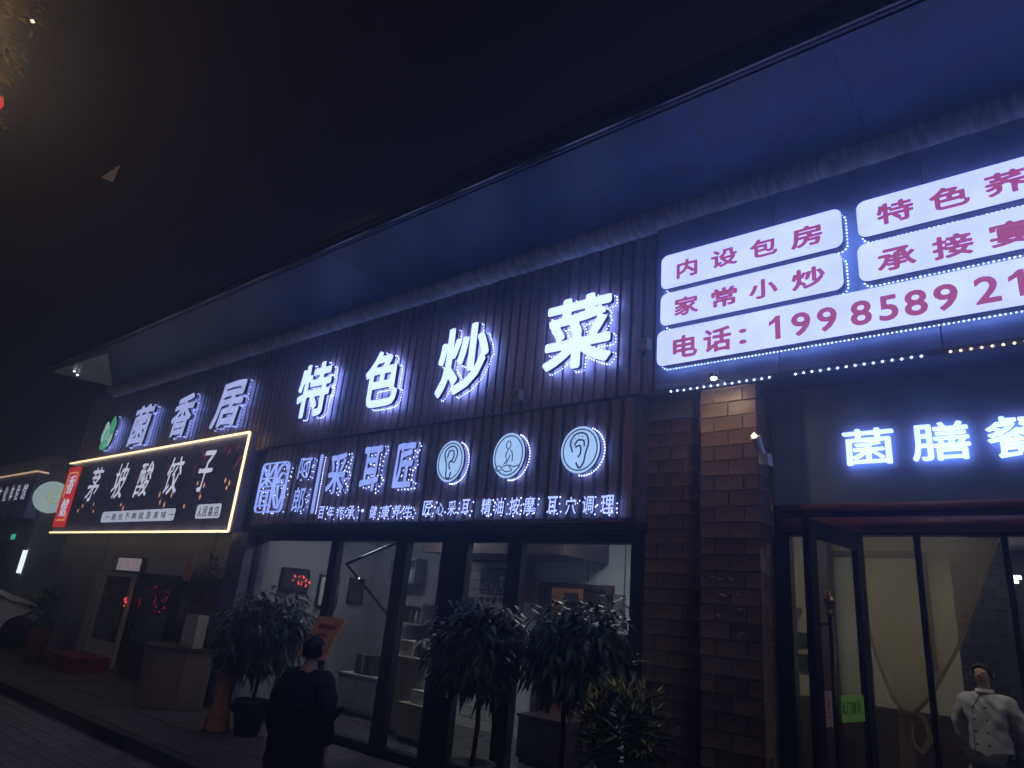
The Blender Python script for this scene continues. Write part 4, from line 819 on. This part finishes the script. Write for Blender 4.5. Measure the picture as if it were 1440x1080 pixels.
# lower yellowish bush
t = thing('yellow_tip_bush', (-2.84, 4.95, 0), 'low leafy bush with tips coloured yellow as if lit at the foot of the brick wall', 'bush')
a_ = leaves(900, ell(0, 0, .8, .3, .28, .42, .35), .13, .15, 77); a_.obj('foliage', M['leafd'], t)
leaves(260, ell(.0, -.05, 1.02, .3, .24, .24, .8), .1, -.1, 78).obj('lit_tint_leaves', M['leafy'], t)  # lit upper leaves imitated by a brighter yellow leaf colour
MB().tube([(0, 0, .25), (.03, 0, .6), (0, 0, .9)], [.03, .02, .01], 7).obj('stem', M['bark'], t); MB().lathe([(.16, 0), (.22, .3), (.24, .32), (.2, .32)], n=18).obj('pot', M['inkb'], t, smooth=True)
# long-leaved plant with dry blades behind
t = thing('blade_leaf_plant', (-3.35, 5.5, 0), 'tall plant with long dry arching blades between tree and brick wall', 'plant')
r = np.random.RandomState(4)
for k in range(13):
    a = r.uniform(0, 6.28); L = r.uniform(.5, .9); z0 = 1.0 + r.uniform(-.1, .1); mb = MB(); pts = [Vector((math.cos(a) * L * .45 * u ** 1.5, math.sin(a) * L * .3 * u ** 1.5, z0 + L * (u - .55 * u * u))) for u in np.linspace(0, 1, 7)]; sd = Vector((-math.sin(a), math.cos(a), .2)).normalized()
    for i, p in enumerate(pts): w_ = .022 * math.sin(math.pi * (i + .6) / 7.2); mb.v += [tuple(p + sd * w_), tuple(p + Vector((0, 0, -.006))), tuple(p - sd * w_)]
    for i in range(6): q = i * 3; mb.f += [[q, q + 1, q + 4, q + 3], [q + 1, q + 2, q + 5, q + 4]]; mb.mi += [0, 0]
    mb.obj('blade', M['leafy'], t, smooth=True)
MB().tube([(0, 0, .3), (0, 0, 1.05)], [.04, .03], 8).obj('stem', M['bark'], t); MB().lathe([(.14, 0), (.19, .3), (.2, .32), (.17, .32)], n=18).obj('pot', M['inkb'], t, smooth=True)
# tapered terracotta pedestal pot left of the person
t = thing('terracotta_planter', (-8.5, 4.95, 0), 'slender orange terracotta planter column with a small dark plant on top', 'planter')
MB().lathe([(.15, 0), (.16, .03), (.1, .3), (.09, .45), (.12, .62), (.15, .66), (.13, .67)], n=22).obj('pot', M['terra'], t, smooth=True)
leaves(160, ell(0, 0, .78, .12, .12, .14, .2), .14, .1, 5).obj('foliage', M['leafd'], t)
# potted plant by the car
t = thing('potted_plant', (-15.75, 5.1, 0), 'spiky plant in an orange-brown pot beside the white car', 'potted plant')
MB().lathe([(.15, 0), (.2, .5), (.23, .54), (.23, .58), (.19, .58)], n=22).obj('pot', M['terra'], t, smooth=True)
leaves(420, ell(0, 0, .9, .35, .35, .36, .15), .3, .05, 9, .14).obj('foliage', M['leafd'], t)
# hanging plant by dumpling shop's right end
t = thing('hanging_plant', (-10.6, 5.5, 1.9), 'hanging green plant with an orange card near the party wall', 'hanging plant')
leaves(220, ell(0, 0, -.05, .28, .2, .26, .3), .14, .3, 15).obj('foliage', mat('mid_leaf', (.05, .09, .03), .5, noise=.4), t); MB().tube([(0, 0, .1), (0, 0, .6)], .006, 5).obj('cord', M['blackm'], t)
MB().box(-.32, -.12, -.22, -.2, -.2, .18).obj('orange_card', M['paper'], t)
# street tree at the upper left edge, lit by the street lamp
def street_tree():
    base = Vector((-11.5, .75, -.15)); t = thing('street_tree', base, 'street tree whose amber-lit leaves reach into the upper left corner', 'tree')
    MB().tube([(0, 0, 0), (.05, 0, 2.5), (-.1, .05, 5), (0, 0, 7.5), (.1, .1, 9.5)], [.2, .15, .13, .09, .04], 10).obj('trunk', M['bark'], t, smooth=True)
    for k in range(7):
        a = k * 2.4; z0 = 5.6 + k * .4; MB().tube([(0, 0, z0), (math.cos(a) * .3, math.sin(a) * .3 - .1, z0 + .6), (math.cos(a) * .6, math.sin(a) * .5 - .2, z0 + 1.3)], [.06, .04, .015], 7).obj('limb', M['bark'], t)
    cl = MB()
    for k in range(12):
        r = np.random.RandomState(200 + k); q = leaves(420, ell(r.uniform(-.2, .7), r.uniform(-.6, .2), 8.4 + r.uniform(-.7, 1.4), .55, .5, .5, .3), .15, .2, 300 + k, .5)
        b = len(cl.v); cl.v += q.v; cl.f += [[i + b for i in f_] for f_ in q.f]; cl.mi += q.mi
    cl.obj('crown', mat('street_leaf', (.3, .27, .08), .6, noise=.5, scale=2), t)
street_tree()
t = thing('red_lantern', (-11.28, 1.08, 7.98), 'bright red paper lantern hanging in the street tree at the edge', 'lantern')
MB().lathe([(.03, -.13), (.09, -.1), (.12, 0), (.09, .1), (.03, .13)], n=16).obj('shade', M['lantern'], t, smooth=True); MB().tube([(0, 0, .13), (0, 0, .5)], .004, 4).obj('cord', M['blackm'], t); MB().tube([(0, 0, -.13), (0, 0, -.3)], .012, 6).obj('tassel', M['redmat'], t)
t = thing('street_lamp', (-9.5, .15, -.15), 'street lamp post with a warm glowing globe before the street tree', 'street lamp')
MB().tube([(0, 0, 0), (0, 0, 7.3)], [.09, .055], 10).obj('post', M['blackm'], t, smooth=True)
MB().lathe([(.05, 7.3), (.14, 7.34), (.14, 7.37)], n=16).obj('cup', M['alloy'], t); MB().lathe([(.03, 7.37), (.1, 7.4), (.15, 7.48), (.165, 7.56), (.15, 7.64), (.1, 7.71), (.03, 7.74)], n=18).obj('globe', M['street'], t, smooth=True)
# small fairy lamp in the tree; unidentified grey triangle hung as a pennant
t = thing('fairy_lamp', (-10.62, 1.07, 9.07), 'tiny yellow lamp hanging among the street tree leaves', 'lamp'); q = MB(); q.octa((0, 0, 0), .035); q.obj('bulb', M['dotw'], t); MB().tube([(0, 0, .03), (-.1, -.05, .5)], .004, 4).obj('cord', M['blackm'], t)
t = thing('cutout', (-11.15, 2.7, 7.7), 'small unidentified grey triangle hanging against the night sky', 'cutout', rz=math.radians(25))
q = MB(); q.v = [(-.16, 0, -.06), (.15, 0, .17), (.11, .0, -.17), (-.16, .012, -.06), (.15, .012, .17), (.11, .012, -.17)]; q.f = [[0, 2, 1], [3, 4, 5], [0, 1, 4, 3], [1, 2, 5, 4], [2, 0, 3, 5]]; q.mi = [0] * 5
q.obj('cloth', mat('grey_triangle', (.22, .22, .26), .7, noise=.15), t); MB().tube([(.18, 0, .2), (.5, .3, 1.4)], .003, 4).obj('cord', M['blackm'], t)

# ------------------------------------------------------------------ menu stand
t = thing('menu_stand', (-7.2, 5.4, 0), 'orange menu sheet with red lines tilted on a stand behind the person', 'menu stand')
def L3(p): return tuple(Vector(p) - Vector((-7.2, 5.4, 0)))
q = MB(); A = [(-7.45, 5.4, 1.43), (-6.92, 5.4, 1.43), (-6.92, 5.18, .97), (-7.45, 5.18, .97)]
q.poly([L3(p) for p in A]); q.poly([L3((p[0], p[1] + .018, p[2] - .009)) for p in A][::-1])
for i in range(4): j = (i + 1) % 4; q.poly([L3(A[i]), L3(A[j]), L3((A[j][0], A[j][1] + .018, A[j][2] - .009)), L3((A[i][0], A[i][1] + .018, A[i][2] - .009))])
q.obj('menu_sheet', M['paper'], t)
q = MB()
def on(u, v): return Vector(A[0]).lerp(Vector(A[1]), u).lerp(Vector(A[3]).lerp(Vector(A[2]), u), v) + Vector((0, -.004, .002))
rr = np.random.RandomState(8)
for u0, u1, v0, v1 in ((.22, .8, .18, .30), (.28, .68, .42, .48), (.35, .6, .58, .62), (.3, .7, .7, .73)):
    u = u0
    while u < u1:
        w_ = rr.uniform(.02, .05); q.poly([L3(on(u, v0)), L3(on(u + w_, v0 + .004)), L3(on(u + w_, v1)), L3(on(u, v1))]); u += w_ + .012
q.obj('print_lines', M['ink'], t)
MB().tube([(.02, -.08, .03), (.02, -.08, 1.1)], .02, 8).obj('post', M['blackm'], t); MB().lathe([(.2, 0), (.2, .02), (.04, .04)], (.02, -.08, 0), 18).obj('base', M['blackm'], t)

# ------------------------------------------------------------------ people
def skin_obj(name, pts, edges, rad, m, parent, root=0, sub=2):
    me = bpy.data.meshes.new(name); me.from_pydata([tuple(p) for p in pts], edges, []); o = link(name, me, m, parent)
    mo = o.modifiers.new('skin', 'SKIN'); mo.use_smooth_shade = True; mo.branch_smoothing = .6
    for i, r_ in enumerate(rad):
        v = me.skin_vertices[0].data[i]; v.radius = r_ if isinstance(r_, tuple) else (r_, r_); v.use_root = (i == root)
    sm = o.modifiers.new('sub', 'SUBSURF'); sm.levels = sub; sm.render_levels = sub
    dg = bpy.context.evaluated_depsgraph_get(); m2 = bpy.data.meshes.new_from_object(o.evaluated_get(dg)); o.modifiers.clear(); o.data = m2; m2.name = name
    for p in m2.polygons: p.use_smooth = True
    if not m2.materials: m2.materials.append(m)
    return o
def person(loc, rz, H, lab, jacket, trousers, hair_len=0, arms='behind', bulk=1):
    t = thing('person', loc, lab, 'person', rz=rz); k = H / 1.7
    # the figure faces local -y
    J = dict(pelvis=(0, 0, .92), belly=(0, 0, 1.08), chest=(0, -.01, 1.3), neck0=(0, .01, 1.44), neck1=(0, 0, 1.5), jaw=(0, -.012, 1.545), head=(0, -.005, 1.6), crown=(0, .005, 1.655))
    for s_, sx in (('l', -1), ('r', 1)):
        J['sh' + s_] = (sx * .175, .01, 1.39); J['hip' + s_] = (sx * .095, 0, .88); J['knee' + s_] = (sx * .1, -.02, .49); J['ank' + s_] = (sx * .1, .01, .09); J['toe' + s_] = (sx * .115, -.15, .035)
        if arms == 'behind': J['elb' + s_] = (sx * .27, .06, 1.11); J['wri' + s_] = (sx * .13, .17, .93); J['palm' + s_] = (sx * .07, .18, .89)
        elif arms == 'front': J['elb' + s_] = (sx * .23, -.02, 1.11); J['wri' + s_] = (sx * .13, -.22, 1.1); J['palm' + s_] = (sx * .09, -.28, 1.13)
        else: J['elb' + s_] = (sx * .23, .03, 1.12); J['wri' + s_] = (sx * .25, -.03, .87); J['palm' + s_] = (sx * .25, -.045, .8)
    R_ = dict(pelvis=(.15, .105), belly=(.135, .1), chest=(.155, .11), neck0=.065, neck1=.052, jaw=(.062, .072), head=(.078, .092), crown=(.06, .07), sh=.06, elb=.042, wri=.028, palm=(.036, .02), hip=.085, knee=.056, ank=.04, toe=.035)
    names = list(J); idx = {n: i for i, n in enumerate(names)}
    E = [('pelvis', 'belly'), ('belly', 'chest'), ('chest', 'neck0'), ('neck0', 'neck1'), ('neck1', 'jaw'), ('jaw', 'head'), ('head', 'crown')]
    for s_ in 'lr': E += [('chest', 'sh' + s_), ('sh' + s_, 'elb' + s_), ('elb' + s_, 'wri' + s_), ('wri' + s_, 'palm' + s_), ('pelvis', 'hip' + s_), ('hip' + s_, 'knee' + s_), ('knee' + s_, 'ank' + s_), ('ank' + s_, 'toe' + s_)]
    def rad(n): return R_.get(n, R_.get(n[:-1]))
    P_ = [Vector(J[n]) * k for n in names]; rr = [tuple(k * q for q in (rad(n) if isinstance(rad(n), tuple) else (rad(n), rad(n)))) for n in names]; ed = [(idx[a], idx[b]) for a, b in E]
    # fingers: five unequal chains per hand
    for s_, sx in (('l', -1), ('r', 1)):
        pw = Vector(J['wri' + s_]); pp = Vector(J['palm' + s_]); dr = (pp - pw).normalized(); side = dr.cross(Vector((0, 0, 1))); side = side.normalized() if side.length > .1 else Vector((0, 1, 0))
        for fi, (o_, l_) in enumerate(((-.028, .062), (-.01, .072), (.009, .068), (.027, .052), (-.04, .048))):
            a = pp + side * o_ * .8; cur = dr.cross(side) * .012
            b = a + dr * l_ * .5 + side * o_ * (.1 if fi < 4 else .5) + cur * .6; c = a + dr * l_ + side * o_ * (.15 if fi < 4 else .6) + cur * 2
            n0 = len(P_); P_ += [b * k, c * k]; rr += [(.0092 * k,) * 2, (.0078 * k,) * 2]; ed += [(idx['palm' + s_], n0), (n0, n0 + 1)]
    body = skin_obj('body', P_, ed, rr, M['skin'], t, 0, 1)
    # face pieces
    hc = Vector((0, -.01, 1.6)) * k
    q = MB()
    for sx in (-1, 1): q.octa(hc + Vector((sx * .03, -.083, .012)) * k, .011 * k)
    q.obj('eyes', M['inkb'], t)
    MB().tube([hc + Vector((0, -.083, .015)) * k, hc + Vector((0, -.107, -.022)) * k], [.008 * k, .015 * k], 8).obj('nose', M['skin'], t, smooth=True)
    MB().tube([hc + Vector((-.024, -.08, -.05)) * k, hc + Vector((0, -.09, -.052)) * k, hc + Vector((.024, -.08, -.05)) * k], .006 * k, 6).obj('mouth', mat('lips', (.2, .07, .06), .5, noise=.1), t)
    for sx in (-1, 1): MB().tube([hc + Vector((sx * .082, 0, -.025)) * k, hc + Vector((sx * .09, .01, 0)) * k, hc + Vector((sx * .084, .01, .028)) * k], .012 * k, 7).obj('ear', M['skin'], t, smooth=True)
    q = MB(); n = 26
    for i in range(13):
        th = math.pi * .5 * i / 12 * 1.25
        for j in range(n):
            a = 2 * math.pi * j / n; fr = max(0, -math.sin(a)); zz = math.cos(th * (1 - .6 * fr)); rad_ = math.sin(th * (1 - .6 * fr)); w_ = 1 + random.uniform(-.025, .025)
            q.v.append(tuple(hc + Vector((math.cos(a) * rad_ * .087 * w_, math.sin(a) * rad_ * (.1 - .014 * fr) * w_ + .008, zz * .094 * w_ + .008 - (hair_len if i == 12 and fr < .3 else 0))) * k))
    for i in range(12):
        for j in range(n): a = i * n + j; b = i * n + (j + 1) % n; q.f.append([a, b, b + n, a + n]); q.mi.append(0)
    q.obj('hair', M['hair'], t, smooth=True)
    # jacket: torso and sleeves
    names2 = ['pelvis', 'belly', 'chest', 'neck0'] + [a + s_ for s_ in 'lr' for a in ('sh', 'elb', 'wri')]; i2 = {n: i for i, n in enumerate(names2)}
    JR = dict(pelvis=(.185, .135), belly=(.17, .13), chest=(.19, .145), neck0=(.1, .09), sh=.09, elb=.062, wri=.048)
    P2 = [Vector(J[n]) * k for n in names2]; r2_ = [tuple(k * q for q in (lambda z: z if isinstance(z, tuple) else (z, z))(JR.get(n, JR.get(n[:-1])))) for n in names2]
    e2 = [(0, 1), (1, 2), (2, 3)]
    for s_ in 'lr': e2 += [(2, i2['sh' + s_]), (i2['sh' + s_], i2['elb' + s_]), (i2['elb' + s_], i2['wri' + s_])]
    P2.append(Vector((0, .0, .8 if bulk == 1 else .62)) * k); r2_.append((.19 * k, .14 * k)); r2_ = [(a * bulk, b * bulk) for a, b in r2_]; e2.append((0, len(P2) - 1))
    jk = skin_obj('jacket', P2, e2, r2_, jacket, t, 0, 3)
    for v in jk.data.vertices:   # creases
        v.co += v.normal * (.0045 * math.sin(v.co.z * 55 + v.co.x * 45 + 2 * math.sin(v.co.x * 17)) + .004 * math.sin(v.co.x * 48 + v.co.y * 40 - v.co.z * 26))
    names3 = ['pelvis', 'hipl', 'kneel', 'ankl', 'hipr', 'kneer', 'ankr']; P3 = [Vector(J[n]) * k for n in names3]
    skin_obj('trousers', P3, [(0, 1), (1, 2), (2, 3), (0, 4), (4, 5), (5, 6)], [(.16 * k, .12 * k)] + [.1 * k, .075 * k, .06 * k] * 2, trousers, t, 0, 1)
    return t, k
t, k = person((-.83, 7.62, 0), math.radians(-12), 1.63, 'person in a white double-breasted chef jacket standing inside the restaurant', M['jacketw'], M['clothd'], 0, 'behind')
q = MB()
for x in (-.06, .035):
    for z in (1.32, 1.22, 1.12, 1.02): q.lathe([(.011, 0), (.011, .006)], (0, 0, 0), 8); n_ = 16; base = len(q.v) - n_; q.v[base:] = [(x * k + a, -.139 * k + c, z * k + b) for a, b, c in q.v[base:]]
q.obj('buttons', M['button'], t)
MB().tube([(.0, -.11 * k, 1.43 * k), (-.075 * k, -.136 * k, 1.3 * k), (-.08 * k, -.14 * k, 1.1 * k), (-.08 * k, -.15 * k, .88 * k)], .004, 5).obj('placket_seam', M['button'], t)
MB().lathe([(.078 * k, 1.43 * k), (.07 * k, 1.475 * k), (.066 * k, 1.47 * k), (.07 * k, 1.43 * k)], (0, .0, 0), 20).obj('collar', M['jacketw'], t, smooth=True)
person((-4.62, 3.35, -.15), math.radians(200), 1.52, 'person in dark clothes seen from behind in front of the menu stand', M['clothd'], M['clothd'], .04, 'side', 1.5)

# ------------------------------------------------------------------ car, nose towards the shops
def car():
    t = thing('parked_car', (-18.25, 5.5, 0), 'white car parked nose-in at the far left beyond the potted plant', 'car')
    # profile: (y from front wheel centre, z), front at +y
    top = [(.86, .42), (.9, .6), (.84, .74), (.6, .84), (.1, .93), (-.35, .99), (-.9, 1.32), (-1.5, 1.45), (-2.3, 1.44), (-2.9, 1.2), (-3.3, 1.05), (-3.6, .98), (-3.68, .6), (-3.6, .35)]
    bot = [(-3.6, .25), (-3.05, .22)] + [(-2.65 + .36 * math.cos(a), .33 + .36 * math.sin(a)) for a in np.linspace(math.pi, 0, 9)] + [(-2.2, .2), (-.45, .2)] + [(0 + .37 * math.cos(a), .33 + .37 * math.sin(a)) for a in np.linspace(math.pi, 0, 9)] + [(.42, .22), (.84, .26)]
    ring = top + bot; n = len(ring); mb = MB(); secs = [(0, .0), (-.03, .03), (-.9, .0), (-1.77, .03), (-1.8, 0)]
    for x in (0, -.04, -.3, -1.5, -1.76, -1.8):
        for (y, z) in ring:
            tum = max(0, z - .95) * .42; inx = x - tum if x > -.9 else x + tum
            nose = max(0, y - .45) * .35; inx = inx - nose if x > -.9 else inx + nose
            e = .0 if x in (-.3, -1.5, -.04, -1.76) else .02
            mb.v.append((inx + (-.0), y, z - e * .5))
    for s_ in range(5):
        for i in range(n): j = (i + 1) % n; mb.f.append([s_ * n + i, s_ * n + j, (s_ + 1) * n + j, (s_ + 1) * n + i]); mb.mi.append(0)
    b = mb.mesh('body'); bm = bmesh.new(); bm.from_mesh(b)
    bm.verts.ensure_lookup_table()
    for s_ in (0, 5): 
        try: bmesh.ops.triangulate(bm, faces=[bm.faces.new([bm.verts[s_ * n + i] for i in range(n)])])
        except Exception: pass
    bmesh.ops.recalc_face_normals(bm, faces=bm.faces[:]); bm.to_mesh(b); bm.free()
    link('body', b, M['carpaint'], t)
    def sidex(z): return -max(0, z - .95) * .42 + .004
    q = MB(); W_ = [(-.42, 1.0), (-.95, 1.29), (-1.5, 1.4), (-1.55, 1.0)]; q.poly([(sidex(z), y, z) for y, z in W_]); q.obj('side_window', M['frame'], t)
    q = MB(); W_ = [(-1.62, 1.0), (-1.58, 1.4), (-2.25, 1.39), (-2.8, 1.02)]; q.poly([(sidex(z), y, z) for y, z in W_]); q.obj('side_window', M['frame'], t)
    q = MB(); q.poly([(-.12, -.36, 1.0), (-1.68, -.36, 1.0), (-1.55, -.88, 1.318), (-.25, -.88, 1.318)]); 
    for i in range(4): x, y, z = q.v[i]; q.v[i] = (x, y + .012, z + .012)
    q.obj('windscreen', M['frame'], t)
    q = MB(); q.box(-1.2, -.05, .905, .915, .5, .62); q.obj('grille', M['blackm'], t)
    q = MB(); q.poly([(-.09, .62, .79), (-.14, .8, .73), (-.14, .82, .63), (-.06, .62, .68)]); q.obj('headlight', M['alloy'], t)
    boxq = MB().box(.005, .02, -1.45, -1.25, .82, .85); boxq.obj('door_handle', M['alloy'], t)
    q = MB().box(.0, .16, -.75, -.6, .98, 1.1); q.obj('wing_mirror', M['carpaint'], t, bevel=.02)
    for wy in (0, -2.65):
        for wx in (-.12, -1.68):
            w_ = MB(); pr = [(.19, -.1), (.3, -.1), (.33, -.07), (.33, .07), (.3, .1), (.19, .1)]; w_.lathe(pr, n=28)
            w_.v = [(c, a, b) for a, b, c in w_.v]; o = w_.obj('tyre', M['rubber'], t, (wx, wy, .33), smooth=False)
            r_ = MB(); r_.lathe([(.21, -.02), (.21, .09), (.19, .09), (.19, .03), (.02, .03)], n=24)
            for s_ in range(10):
                a = s_ * math.pi / 5; r_.tube([(.03 * math.cos(a), .03 * math.sin(a), .07), (.2 * math.cos(a + .12), .2 * math.sin(a + .12), .085)], .012, 5)
            r_.lathe([(.05, .05), (.05, .09), (.01, .095)], n=12)
            r_.v = [(c if wx > -1 else -c, a, b) for a, b, c in r_.v]; r_.obj('rim', M['rimpaint'], o)
car()
# torn notice on the pier
t = thing('torn_notice', (-2.3, 5.64, 2.0), 'torn remains of a taped notice on the lower brick pier', 'notice')
q = MB(); rr = np.random.RandomState(2)
for cx, cz, n_, sx in ((-.06, .1, 8, .12), (.0, -.03, 5, .13), (.09, -.14, 2, .02), (.08, -.33, 3, .04), (-.1, -.2, 2, .02)):
    for _ in range(n_):
        x = cx + rr.uniform(-sx, sx); z = cz + rr.uniform(-.015, .015); w_ = rr.uniform(.015, .035); h_ = rr.uniform(.006, .014); q.poly([(x - w_, -.004 - rr.rand() * .02, z), (x, -.003, z - h_), (x + w_, -.004 - rr.rand() * .015, z + h_ * .3), (x, -.006, z + h_)])
q.obj('paper_scraps', mat('paper_scraps', (.6, .5, .35), .6, noise=.3), t)
# warm downlight tucked under the fascia above the pier
t = thing('downlight', (-2.3, 5.36, 3.78), 'small warm downlight on an arm beneath the fascia shining on the brick pier', 'downlight')
MB().tube([(0, 0, .03), (0, .27, .04)], .008, 6).obj('arm', M['blackm'], t)
MB().lathe([(.035, -.01), (.035, .03), (.01, .03)], n=14).obj('can', M['blackm'], t); MB().lathe([(.022, -.016), (.022, -.012)], n=12).obj('bulb', M['spotlamp'], t)
hz = MB().box(-36, 9, -9, 11.5, -1.4, 12.5).obj('bloom_haze', None); tag(hz, kind='stuff')
hm = bpy.data.materials.new('bloom_haze'); hm.use_nodes = True; hn = hm.node_tree; hn.nodes.clear(); ho = hn.nodes.new('ShaderNodeOutputMaterial'); hp = hn.nodes.new('ShaderNodeVolumePrincipled')
hp.inputs['Color'].default_value = (.55, .7, 1, 1); hp.inputs['Density'].default_value = .035; hp.inputs['Anisotropy'].default_value = .78; hn.links.new(hp.outputs[0], ho.inputs['Volume']); hz.data.materials.append(hm)  # thin volume added to imitate lens bloom around the lit signs
# opposite side of the street: dark ground continues, buildings behind the viewer kept low
print('TRIS', sum(len(o.data.polygons) for o in S.objects if o.type == 'MESH'))
